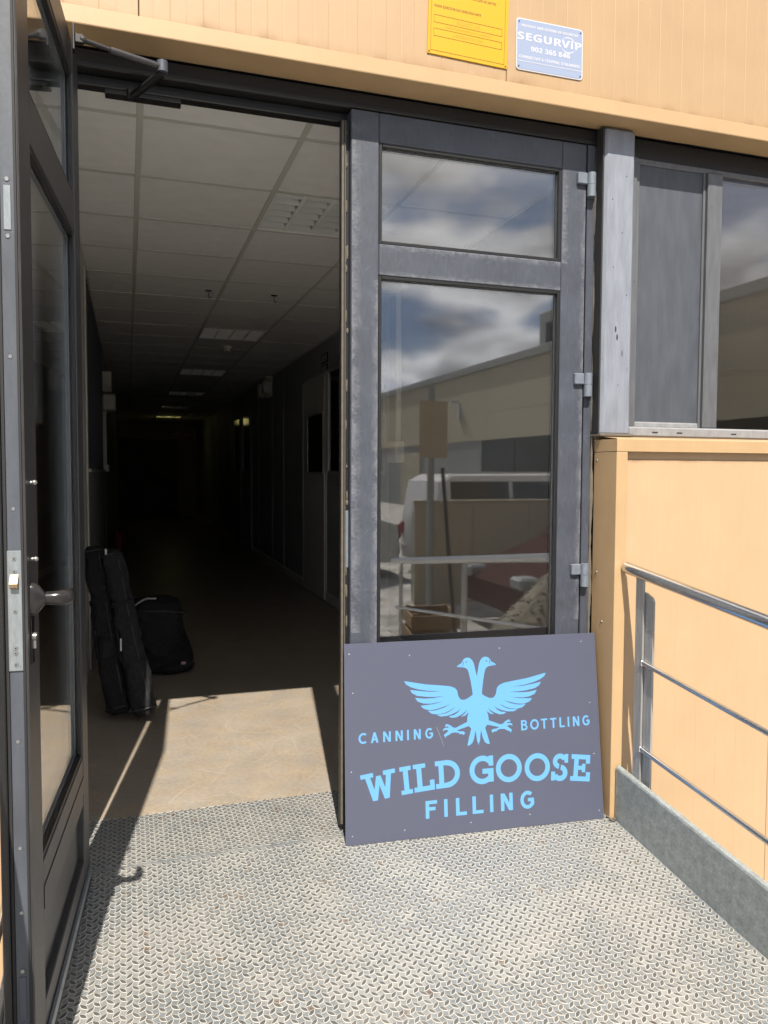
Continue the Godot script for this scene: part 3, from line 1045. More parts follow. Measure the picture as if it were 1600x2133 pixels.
# low wall, column and strip window on one side of the doorway; the left bay mirrors the right one
func side_bay(s: float) -> void:
	var e := 1.003 if s > 0 else 0.958      # edge of the return, measured from x = 0
	var far := 10.0 if s > 0 else 9.0
	var X := func(x: float) -> float: return s * (x - 1.003 + e)
	var B := func(called: String, x0: float, y0: float, z0: float, x1: float, y1: float, z1: float, m: Material, parent: Node, bev := 0.0) -> MeshInstance3D:
		var a: float = X.call(x0)
		var c: float = X.call(x1)
		return bx(called, V(minf(a, c), y0, z0), V(maxf(a, c), y1, z1), m, parent, bev)
	far = far + 1.003 - e
	var w := thing("low_wall", "cream metal panel wall under the window beside the leaning board" if s > 0 else "cream metal panel wall behind the open door", "wall")
	B.call("corner_trim", 1.003, -0.035, 0.0, 1.0505, 1.364, 0.147, M.clad_trim, w, 0.0015)
	var t := MB.new()
	var m0: float = X.call(1.003)
	var m1: float = X.call(far)
	var pr: Array[Vector2] = [Vector2(0.147, 1.366), Vector2(0.147, 1.4105), Vector2(0.1445, 1.4135), Vector2(0.03, 1.425), Vector2(0.0, 1.425), Vector2(0.0, 1.366)]
	for i in pr.size():
		var p := pr[i]
		var q := pr[(i + 1) % pr.size()]
		t.quad(V(m0, p.y, p.x), V(m1, p.y, p.x), V(m1, q.y, q.x), V(m0, q.y, q.x), V(0, p.x - q.x, q.y - p.y))
	t.box(V(minf(m0, m0 + s * 0.0015), 1.366, 0.001), V(maxf(m0, m0 + s * 0.0015), 1.412, 0.146))
	put("top_trim", t, M.clad_trim, w)
	B.call("shadow_channel", 1.051, 1.337, 0.05, far, 1.3655, 0.1185, M.clad, w)
	var js := [1.051, 1.772, 2.98, 4.19, 5.4, 6.6, 7.8, far]
	for i in js.size() - 1:
		var a: float = X.call(js[i] + 0.001)
		var c: float = X.call(js[i + 1] - 0.001)
		put("wall_panel", ribbed(minf(a, c), maxf(a, c), -0.62, 1.3365, 0.1215, minf(a, c) + 0.06, 0.0008), M.clad, w)
	B.call("backing", 1.02, -0.6, -0.05, far, 1.36, 0.09, M.void, w)
	for q in [[1.012, 1.335, 0.02], [1.007, 0.905, 0.03], [1.006, 0.72, 0.07]]:
		var sb := MB.new()
		sb.ball(V(X.call(1.003), q[1], q[2]), V(0.004, 0.005, 0.005), 8, 5)
		put("screw", sb, M.screw, w)
	var dirt := MB.new()
	for i in 22:
		var p := V(X.call(1.0 + rng.randf() * 0.055), -0.016 + rng.randf() * 0.008, 0.13 + rng.randf() * 0.04)
		dirt.ball(p, V(0.004 + rng.randf() * 0.008, 0.003, 0.004 + rng.randf() * 0.006), 6, 4)
	put("grit", dirt, M.sealant, w).set_meta("kind", "stuff")
	film(w, V(X.call(1.051), 1.3362, 0.1225), V(s * 2.0, 0, 0), V(0, -0.03, 0), "dirt_film")
	film(w, V(X.call(1.0022), -0.05, 0.004), V(0, 0, 0.14), V(0, 0.07, 0), "dirt_film")
	# steel column
	var col := thing("column", "weathered pale grey steel column between the closed door and the window" if s > 0 else "weathered pale grey steel column seen through the open door's glass", "column")
	B.call("shaft", 0.996, 1.427, -0.06, 1.131, 2.575, 0.048, M.column, col, 0.012)
	B.call("dark_side_strip", 0.9895, 1.437, -0.002, 0.9956, 2.5745, 0.043, M.profile_dark, col, 0.001)  # dark strip laid over the column side that faces the door
	for i in 9:   # scraped and stained spots
		var sp := MB.new()
		var sy: float = [1.62, 1.74, 1.80, 1.83, 1.96, 2.06, 2.19, 2.31, 2.40][i]
		sp.ball(V(X.call([1.07, 1.085, 1.062, 1.055, 1.10, 1.04, 1.075, 1.03, 1.09][i]), sy, 0.0478), V(0.0022 + 0.002 * float(i in [2, 3]), 0.003 + 0.010 * float(i in [1, 2, 3]), 0.0012), 8, 5)
		put("scrape", sp, M.profile_dark, col)
	B.call("base_seal", 0.99, 1.4245, -0.04, 1.14, 1.436, 0.058, M.sealant, col, 0.003)
	# strip window
	var win := thing("strip_window", "grey framed window right of the column with an opaque panel and dark glass" if s > 0 else "grey framed window left of the doorway with an opaque panel and dark glass", "window")
	B.call("head", 1.134, 2.50, -0.06, far, 2.575, -0.012, M.paint_dark, win, 0.002)
	B.call("head_bead", 1.17, 2.478, -0.05, far, 2.4995, -0.006, M.alu_frame, win, 0.002)
	B.call("jamb", 1.134, 1.466, -0.06, 1.172, 2.4995, 0.004, M.alu_frame, win, 0.004)
	B.call("sill_rail", 1.134, 1.4265, -0.06, far, 1.466, 0.03, M.sill, win, 0.006)
	for x in [1.243, 1.358, 1.623, 2.1, 2.6]:
		B.call("drain_slot", x, 1.442, 0.0292, x + 0.026, 1.4475, 0.0306, M.rubber, win)
	B.call("opaque_panel", 1.186, 1.486, -0.03, 1.486, 2.478, -0.012, M.panel, win)
	for q in [[1.172, 1.466, 1.186, 2.478], [1.486, 1.466, 1.497, 2.478]]:
		B.call("bead", q[0], q[1], -0.04, q[2], q[3], -0.003, M.alu_frame, win, 0.002)
	B.call("bead", 1.186, 1.466, -0.04, 1.486, 1.486, -0.003, M.sill, win, 0.003)
	B.call("gasket", 1.1862, 1.486, -0.012, 1.4858, 1.4885, -0.009, M.sill, win)
	var xm := 1.4975
	for k in 6:
		B.call("mullion", xm, 1.467, -0.06, xm + 0.07, 2.4775, 0.012, M.alu_frame, win, 0.004)
		var x2: float = minf(xm + 1.25, far - 0.08)
		if x2 > xm + 0.2:
			for z in [-0.02, -0.038]:
				B.call("pane", xm + 0.07, 1.467, z - 0.004, x2, 2.478, z, M.glass, win)
		xm = x2
	B.call("end_jamb", xm, 1.42, -0.06, far, 2.575, 0.0, M.paint_dark, win)
	# plinth of the wall inside, below the window
	var il := struct("inner_lining")
	B.call("board", 1.28, -0.02, -0.12, far, 1.42, -0.07, M.wall_in, il)

func build_door_frame() -> void:
	var f := thing("door_frame", "dark grey steel frame around the double doorway", "door frame")
	bx("header", V(-0.944, 2.521, -0.072), V(1.0, 2.575, -0.006), M.paint_dark, f, 0.002)
	bx("header_stop", V(-0.944, 2.489, -0.098), V(0.955, 2.5205, -0.052), M.paint_dark, f, 0.003)
	bx("header_lip", V(-0.944, 2.5212, -0.0055), V(1.0, 2.535, 0.001), M.paint_dark, f, 0.002)
	bx("jamb", V(0.955, 0.0, -0.085), V(0.9875, 2.5205, -0.003), M.paint, f, 0.003)
	bx("jamb", V(-0.944, 0.0, -0.085), V(-0.889, 2.5205, -0.003), M.paint_dark, f, 0.003)
	bx("jamb_stop", V(0.925, 0.0, -0.1), V(0.9545, 2.489, -0.056), M.paint_dark, f, 0.002)
	# crumbling bead of sealant along the right jamb, in the gap before the wall and column
	for x in [0.9885]:
		var rings := []
		var y := 0.0
		while y < 2.52:
			var r := 0.0065 + 0.0025 * sin(y * 17.0) + rng.randf_range(-0.0015, 0.0015)
			var ring := PackedVector3Array()
			for k in 8:
				ring.append(V(x + 0.006 + cos(TAU * k / 8) * r, y, -0.008 + sin(TAU * k / 8) * r * 1.2))
			rings.append(ring)
			y += 0.02
		var b := MB.new()
		b.loft(rings)
		put("sealant_bead", b, M.sealant, f)
	bx("filler_strip", V(0.988, 0.0, -0.1), V(1.0025, 2.52, -0.016), M.sealant, f)
	bx("filler_strip", V(-0.9575, 0.0, -0.1), V(-0.9445, 2.52, -0.016), M.sealant, f)

# one leaf in its own axes: x from the hinge to the lock edge, z from the inner face outwards
func leaf_frame(t: Node3D, w: float, zi: float, zo: float, y1: float, face: Material, stile0: float, stile1: float, so: float) -> void:
	var bev := 0.003
	bx("stile", V(0.0, 0.022, zi), V(stile0, y1, zo), face, t, bev)
	bx("stile", V(w - stile1, 0.022, zi), V(w, y1, zo), face, t, bev)
	var a := stile0 + 0.0004
	var c := w - stile1 - 0.0004
	bx("top_rail", V(a, 2.417, zi + 0.0006), V(c, y1, zo - 0.0006), face, t, bev)
	bx("transom_rail", V(a, 1.968, zi + 0.0006), V(c, 2.075, zo - 0.0006), face, t, bev)
	bx("middle_rail", V(a, 0.285, zi + 0.0006), V(c, 0.43, zo - 0.0006), face, t, bev)
	bx("bottom_rail", V(a, 0.022, zi + 0.0006), V(c, 0.115, zo - 0.0006), face, t, bev)
	bx("lower_panel", V(a, 0.115, zi + 0.018), V(c, 0.285, zo - 0.015), face, t)
	for q in [[2.075, 2.417], [0.43, 1.968]]:
		var y0: float = q[0]
		var h1: float = q[1]
		for z in [[zi + 0.003, zi + 0.014], [zo - 0.014, zo - 0.003]]:
			bx("glazing_bead", V(a, y0, z[0]), V(a + 0.012, h1, z[1]), M.paint_dark, t, 0.002)
			bx("glazing_bead", V(c - 0.012, y0, z[0]), V(c, h1, z[1]), M.paint_dark, t, 0.002)
			bx("glazing_bead", V(a + 0.012, y0, z[0]), V(c - 0.012, y0 + 0.012, z[1]), M.paint_dark, t, 0.002)
			bx("glazing_bead", V(a + 0.012, h1 - 0.012, z[0]), V(c - 0.012, h1, z[1]), M.paint_dark, t, 0.002)
		var mid := (zi + zo) * 0.5
		# spacer bars of the double glazing
		bx("spacer_bar", V(a, y0, mid - 0.006), V(a + 0.010, h1, mid + 0.006), M.zinc, t)
		bx("spacer_bar", V(c - 0.010, y0, mid - 0.006), V(c, h1, mid + 0.006), M.zinc, t)
		bx("spacer_bar", V(a + 0.010, y0, mid - 0.006), V(c - 0.010, y0 + 0.010, mid + 0.006), M.zinc, t)
		bx("spacer_bar", V(a + 0.010, h1 - 0.010, mid - 0.006), V(c - 0.010, h1, mid + 0.006), M.zinc, t)
		bx("pane", V(a, y0, mid - 0.0065 * so - 0.002), V(c, h1, mid - 0.0065 * so + 0.002), M.glass, t)
		var outer := MB.new()   # the outer sheet holds extra planes, added to strengthen its reflection
		outer.box(V(a, y0, mid + 0.0065 * so - 0.002), V(c, h1, mid + 0.0065 * so + 0.002))
		for k in [-0.0012, -0.0004, 0.0004, 0.0012]:
			outer.quad(V(a, y0, mid + 0.0065 * so + k), V(c, y0, mid + 0.0065 * so + k), V(c, h1, mid + 0.0065 * so + k), V(a, h1, mid + 0.0065 * so + k), Vector3.BACK)
		put("pane", outer, M.glass, t)

func build_closed_door() -> void:
	# its own axes: hinge at the right jamb, so x runs leftwards; turned by half a turn, inner face z = 0 at the back
	var t := thing("door_leaf", "closed glazed door leaf in scuffed grey metal, standing behind the leaning board", "door", "", V(0.947, 0, -0.054), PI)
	# after the half turn local z points into the corridor, so the leaf is built from z = -0.054 (outside) to 0
	leaf_frame(t, 0.9195, -0.054, 0.0, 2.517, M.paint, 0.102, 0.0995, -1.0)
	# chalky weathering along the edges of the rails and stiles
	var zf := -0.0545
	film(t, V(0.105, 1.969, zf), V(0.71, 0, 0), V(0, 0.022, 0), "chalk_wear", M.chalk)
	film(t, V(0.105, 2.0735, zf), V(0.71, 0, 0), V(0, -0.03, 0), "chalk_wear", M.chalk)
	film(t, V(0.8225, 0.45, zf), V(0, 1.5, 0), V(0.035, 0, 0), "chalk_wear", M.chalk)
	film(t, V(0.9165, 0.72, zf), V(0, 1.75, 0), V(-0.05, 0, 0), "chalk_wear", M.chalk)
	film(t, V(0.002, 0.72, zf), V(0, 1.7, 0), V(0.03, 0, 0), "chalk_wear", M.chalk)
	film(t, V(0.0995, 2.07, zf), V(0, 0.34, 0), V(-0.04, 0, 0), "chalk_wear", M.chalk)
	# rebate strip along the meeting edge
	bx("rebate_strip", V(0.9198, 0.022, -0.030), V(0.948, 2.486, -0.002), M.paint_dark, t, 0.002)
	bx("edge_profile", V(0.9335, 0.03, -0.040), V(0.9485, 2.48, -0.0305), M.brush, t, 0.003)
	bx("brush_seal", V(0.938, 0.035, -0.0435), V(0.942, 2.475, -0.0405), M.rubber, t)
	for q in [[0.95, 1.15], [0.05, 0.12]]:
		bx("strike_plate", V(0.9215, q[0], -0.0345), V(0.932, q[1], -0.0305), M.hinge, t, 0.001)
	for i in 26:   # flakes of old sealant caught in the rebate
		var fb := MB.new()
		var yy := rng.randf_range(0.6, 2.45)
		fb.ball(V(0.926 + rng.randf() * 0.006, yy, -0.0315), V(0.003 + rng.randf() * 0.003, 0.006 + rng.randf() * 0.02, 0.003), 6, 4)
		put("sealant_flake", fb, M.sealant, t)
	for y in [2.387, 1.642, 0.915]:
		var h := Node3D.new()
		h.name = "hinge" if not t.has_node("hinge") else ("hinge_001" if not t.has_node("hinge_001") else "hinge_002")
		t.add_child(h)
		bx("hinge_plate", V(0.003, y - 0.021, -0.070), V(0.043, y + 0.021, -0.0535), M.hinge, h, 0.003)
		var k := MB.new()
		k.cyl(V(-0.013, y - 0.0205, -0.068), V(-0.013, y + 0.022, -0.068), 0.0165, 0.0165, 20)
		put("knuckle", k, M.hinge, h)
		k = MB.new()
		k.cyl(V(-0.013, y - 0.066, -0.068), V(-0.013, y - 0.0215, -0.068), 0.0165, 0.0165, 20)
		put("knuckle", k, M.hinge, h)
		bx("hinge_plate", V(-0.036, y - 0.064, -0.066), V(-0.014, y - 0.023, -0.051), M.hinge, h, 0.003)

func build_open_door() -> void:
	var t := thing("door_leaf", "open glazed door leaf at the left, seen from its lock edge with lever handle", "door", "", V(-0.836, 0, 0.045), deg_to_rad(-94.4))
	leaf_frame(t, 0.868, 0.0, 0.05, 2.512, M.paint_inner, 0.112, 0.118, 1.0)
	var L := 0.868
	# outer lip and rebate along the lock edge
	bx("rebate_strip", V(L + 0.0005, 0.022, 0.041), V(L + 0.014, 2.51, 0.056), M.paint_dark, t, 0.002)
	bx("edge_seal", V(L + 0.0005, 0.03, 0.0345), V(L + 0.006, 2.5, 0.040), M.rubber, t)
	bx("edge_profile", V(L + 0.0005, 0.03, 0.009), V(L + 0.003, 2.5, 0.034), M.panel, t, 0.001)
	bx("edge_seal", V(L + 0.0005, 0.03, 0.0045), V(L + 0.005, 2.5, 0.0085), M.rubber, t)
	# lock plate with its screws, latch and print-free face
	var p := bx("lock_plate", V(L + 0.003, 0.885, 0.0085), V(L + 0.0065, 1.127, 0.0345), M.zinc, t, 0.0006)
	for y in [1.111, 1.085, 1.005, 0.931, 0.921, 0.898]:
		var b := MB.new()
		b.cyl(V(L + 0.0064, y, 0.0215), V(L + 0.0078, y, 0.0215), 0.0045, 0.004, 12)
		put("screw", b, M.screw, p)
		b = MB.new()
		b.cyl(V(L + 0.0077, y, 0.0215), V(L + 0.0081, y, 0.0215), 0.0017, 0.0017, 6)
		put("screw_socket", b, M.rubber, p)
	var lb := MB.new()
	lb.prism(PackedVector2Array([Vector2(0, 0), Vector2(0.011, 0.004), Vector2(0.013, 0.012), Vector2(0.0, 0.03)]), 0.014, 0.029, Transform3D(Basis.IDENTITY, V(L + 0.0064, 1.05, 0)))
	put("latch", lb, M.brass, p)
	# edge screws and flush bolts
	for y in [2.225, 1.83, 1.51, 1.21, 0.74, 0.52, 0.385]:
		var b := MB.new()
		b.cyl(V(L + 0.003, y, 0.0215), V(L + 0.0042, y, 0.0215), 0.0043, 0.0036, 12)
		put("screw", b, M.screw, t)
	for q in [[1.755, 1.84, M.zinc], [0.16, 0.25, M.panel]]:
		var fb := bx("flush_bolt", V(L + 0.003, q[0], 0.015), V(L + 0.0048, q[1], 0.028), q[2], t, 0.0008)
		for y in [q[0] - 0.012, q[1] + 0.012]:
			var b := MB.new()
			b.cyl(V(L + 0.003, y, 0.0215), V(L + 0.0046, y, 0.0215), 0.005, 0.004, 12)
			put("screw", b, M.screw, fb)
	# lever handle on the inner face (towards -z)
	var hd := Node3D.new()
	hd.name = "handle"
	t.add_child(hd)
	var b2 := MB.new()
	var rings := []
	for q in [[0.0, 0.018, 0.040], [-0.010, 0.0175, 0.039], [-0.020, 0.015, 0.032], [-0.028, 0.012, 0.021], [-0.034, 0.0105, 0.013]]:
		var ring := PackedVector3Array()
		for k in 20:
			var a := TAU * k / 20
			ring.append(V(0.834 + cos(a) * q[1] * 0.85, 1.024 + signf(sin(a)) * pow(absf(sin(a)), 0.7) * q[2] * 0.85, q[0] * 0.85))
		rings.append(ring)
	b2.loft(rings)
	put("rose", b2, M.handle, hd)
	b2 = MB.new()
	rings = []
	for q in [[0.868, -0.030, 0.012], [0.868, -0.042, 0.0125], [0.867, -0.052, 0.0135], [0.860, -0.062, 0.0145], [0.846, -0.068, 0.0145], [0.826, -0.070, 0.0135], [0.800, -0.070, 0.012], [0.772, -0.069, 0.0105], [0.756, -0.067, 0.008], [0.751, -0.066, 0.004]]:
		var ring := PackedVector3Array()
		var i := rings.size()
		var tilt: float = [0.0, 0.0, 0.35, 0.8, 1.3, 1.5, 1.57, 1.57, 1.57, 1.57][i]
		for k in 16:
			var a := TAU * k / 16
			ring.append(V(0.834 + (q[0] - 0.868) * 0.58 + cos(a) * q[2] * cos(tilt), 1.024 + sin(a) * q[2] * 1.15, q[1] - cos(a) * q[2] * sin(tilt)))
		rings.append(ring)
	b2.loft(rings)
	put("lever", b2, M.handle, hd)
	for y in [1.262, 1.105]:
		b2 = MB.new()
		b2.cyl(V(0.828, y, 0.0), V(0.828, y, -0.006), 0.004, 0.004, 10)
		b2.ball(V(0.828, y, -0.010), V(0.0055, 0.0055, 0.006), 10, 7)
		put("stud", b2, M.screw, t)
	var lk := bx("keyhole_plate", V(0.816, 0.89, -0.003), V(0.844, 0.985, 0.0005), M.handle, t, 0.002)
	b2 = MB.new()
	b2.cyl(V(0.830, 0.945, -0.003), V(0.830, 0.945, -0.010), 0.0085, 0.0085, 14)
	b2.box(V(0.826, 0.92, -0.009), V(0.834, 0.943, -0.003), 0.001)
	put("lock_cylinder", b2, M.screw, lk)
	# door sweep along the bottom
	var sw := bx("door_sweep", V(0.02, 0.026, -0.009), V(0.863, 0.052, -0.0005), M.zinc, t, 0.001)
	bx("sweep_rubber", V(0.02, 0.004, -0.007), V(0.863, 0.0255, -0.002), M.rubber, sw)
	for x in [0.12, 0.36, 0.6, 0.82]:
		var b := MB.new()
		b.cyl(V(x, 0.040, -0.0088), V(x, 0.040, -0.0105), 0.004, 0.003, 10)
		put("screw", b, M.screw, sw)
	# decorative grooves of the lower rail are separate cover strips
	bx("cover_strip", V(0.1125, 0.322, -0.0016), V(0.7495, 0.372, 0.0002), M.paint_inner, t, 0.0006)
	for y in [2.3, 1.6, 0.77]:
		var b := MB.new()
		b.cyl(V(-0.011, y - 0.045, 0.040), V(-0.011, y + 0.045, 0.040), 0.009, 0.009, 14)
		put("hinge", b, M.hinge, t)

func build_closer() -> void:
	var t := thing("door_closer", "dark jointed arm of the door closer spanning from the open door to the header", "door closer")
	var a := V(-0.832, 2.478, 0.235)
	var p := V(-0.594, 2.5, 0.108)
	var e := V(-0.684, 2.472, -0.02)
	bx("body", V(-0.76, 2.506, -0.135), V(-0.53, 2.5275, -0.0985), M.paint_dark, t, 0.003)
	bx("cover_plate", V(-0.762, 2.4745, -0.10), V(-0.528, 2.4885, -0.055), M.paint_dark, t, 0.002)
	var b := MB.new()
	b.box(a + V(-0.006, -0.035, -0.014), a + V(0.0, 0.035, 0.014), 0.002)
	b.box(a + V(0.0, -0.012, -0.008), a + V(0.022, 0.012, 0.008), 0.002)
	put("bracket", b, M.paint_dark, t)
	var mid := a.lerp(p, 0.42)
	b = MB.new()
	b.cyl(a + V(0.018, 0, 0), mid, 0.0062, 0.0062, 12)
	b.ball(a + V(0.02, 0, 0), V(0.011, 0.011, 0.011))
	put("rod", b, M.profile_dark, t)
	b = MB.new()
	b.cyl(a.lerp(p, 0.38), a.lerp(p, 0.90), 0.0092, 0.0092, 14)
	b.cyl(a.lerp(p, 0.90), p, 0.0078, 0.011, 14)
	put("sleeve", b, M.paint_inner, t)
	b = MB.new()
	b.cyl(p + V(0, -0.016, 0), p + V(0, 0.016, 0), 0.0165, 0.0165, 20)
	b.cyl(p + V(0, 0.016, 0), p + V(0, 0.020, 0), 0.010, 0.009, 16)
	put("pivot", b, M.paint, t)
	b = MB.new()
	var d := (e - p).normalized()
	var sd := d.cross(Vector3.UP).normalized()
	var rings := []
	for q in [[0.0, 0.012], [0.5, 0.0105], [1.0, 0.010]]:
		var c: Vector3 = p.lerp(e, q[0]) + V(0, -0.018, 0)
		rings.append(PackedVector3Array([c + sd * q[1] + V(0, 0.006, 0), c - sd * q[1] + V(0, 0.006, 0), c - sd * q[1] - V(0, 0.006, 0), c + sd * q[1] - V(0, 0.006, 0)]))
	b.loft(rings)
	b.cyl(e + V(0, -0.026, 0), e + V(0, 0.004, 0), 0.013, 0.013, 16)
	put("lever", b, M.paint_dark, t)

func build_railing(s: float) -> void:
	var x := 1.048 if s > 0 else -1.0
	var t := thing("handrail", "stainless steel handrail with two thin rails along the right side of the ramp" if s > 0 else "stainless steel handrail on the left of the ramp, mostly hidden by the open door", "handrail")
	var b := MB.new()
	var y := func(z: float, h: float) -> float: return RAMP * (z - 0.155) + h
	var a := V(x, y.call(0.158, 0.936), 0.158)
	var c := V(x, y.call(2.47, 0.936), 2.47)
	b.cyl(a, c, 0.0212, 0.0212, 32, false)
	b.ball(a, V(0.0212, 0.0212, 0.008), 24, 10)
	b.ball(c, V(0.0212, 0.0212, 0.008), 24, 10)
	put("top_rail", b, M.steel, t)
	for h in [0.616, 0.30]:
		b = MB.new()
		b.cyl(V(x, y.call(0.262, h), 0.262), V(x, y.call(2.42, h), 2.42), 0.0092, 0.0092, 14)
		for z in [0.266, 1.228, 1.318, 2.278, 2.368]:
			b.ball(V(x, y.call(z, h), z), V(0.0125, 0.0125, 0.005), 12, 8)
		put("thin_rail", b, M.steel, t)
	for z in [0.243, 1.25, 2.3]:
		var pt := Node3D.new()
		pt.name = "post" if not t.has_node("post") else ("post_001" if not t.has_node("post_001") else "post_002")
		t.add_child(pt)
		bx("flat_bar", V(x - 0.0005 * s - 0.004, y.call(z, -0.06), z - 0.022), V(x - 0.0005 * s + 0.004, y.call(z, 0.922), z + 0.022), M.steel_brushed, pt, 0.001)
		var poly := PackedVector2Array([Vector2(z + 0.012, y.call(z, -0.06)), Vector2(z + 0.066, y.call(z, -0.06)), Vector2(z + 0.066, y.call(z, 0.842)), Vector2(z + 0.058, y.call(z, 0.855)), Vector2(z + 0.024, y.call(z, 0.868)), Vector2(z + 0.012, y.call(z, 0.868))])
		var pb := MB.new()
		pb.prism(poly, 0.0, 0.008, Transform3D(Basis(V(0, 0, 1), V(0, 1, 0), V(-1, 0, 0)), V(x + 0.009 * s + 0.004, 0, 0)))
		put("flat_bar", pb, M.steel_brushed, pt)

func build_board() -> void:
	var bl := V(-0.007, -0.006, 0.072)
	var br := V(0.984, -0.014, 0.138)
	var tl := V(-0.001, 0.688, 0.022)
	var tr := V(0.982, 0.675, 0.055)
	var pt := func(u: float, v: float) -> Vector3: return bl.lerp(br, u).lerp(tl.lerp(tr, u), v)
	var t := thing("board_sign", "slate sign board with blue two-headed bird emblem and lettering, leaning on the closed door", "sign")
	var m := StandardMaterial3D.new()
	m.resource_name = "board_print"
	m.albedo_texture = board_print()
	m.roughness = 0.38
	var nrm: Vector3 = ((br - bl).cross(tl - bl)).normalized()
	if nrm.z < 0:
		nrm = -nrm
	var f := MB.new()
	var back := MB.new()
	var N := 10
	for i in N:
		for k in N:
			var q := []
			for e in [[i, k], [i + 1, k], [i + 1, k + 1], [i, k + 1]]:
				q.append([pt.call(e[0] / float(N), e[1] / float(N)), Vector2(e[0] / float(N), 1.0 - e[1] / float(N))])
			for tri in [[0, 1, 2], [0, 2, 3]]:
				var ids: Array = tri
				var g: Vector3 = (q[ids[2]][0] - q[ids[0]][0]).cross(q[ids[1]][0] - q[ids[0]][0])
				if g.dot(nrm) < 0:
					ids = [tri[0], tri[2], tri[1]]
				for j in ids:
					f.v.append(q[j][0])
					f.n.append(nrm)
					f.uv.append(q[j][1])
			back.quad(q[0][0] - nrm * 0.004, q[1][0] - nrm * 0.004, q[2][0] - nrm * 0.004, q[3][0] - nrm * 0.004, -nrm)
	for e in [[bl, br], [br, tr], [tr, tl], [tl, bl]]:
		var o: Vector3 = (e[0] + e[1]) * 0.5 - (bl + tr) * 0.5
		back.quad(e[0], e[1], e[1] - nrm * 0.004, e[0] - nrm * 0.004, o)
	put("printed_face", f, m, t)
	put("panel_core", back, M.board, t)

func frame_line(parent: Node, x0: float, y0: float, x1: float, y1: float, w: float, z: float, m: Material) -> void:
	var b := MB.new()
	b.box(V(x0, y0, z), V(x1, y0 + w, z + 0.0005))
	b.box(V(x0, y1 - w, z), V(x1, y1, z + 0.0005))
	b.box(V(x0, y0 + w, z), V(x0 + w, y1 - w, z + 0.0005))
	b.box(V(x1 - w, y0 + w, z), V(x1, y1 - w, z + 0.0005))
	put("printed_box", b, m, parent)

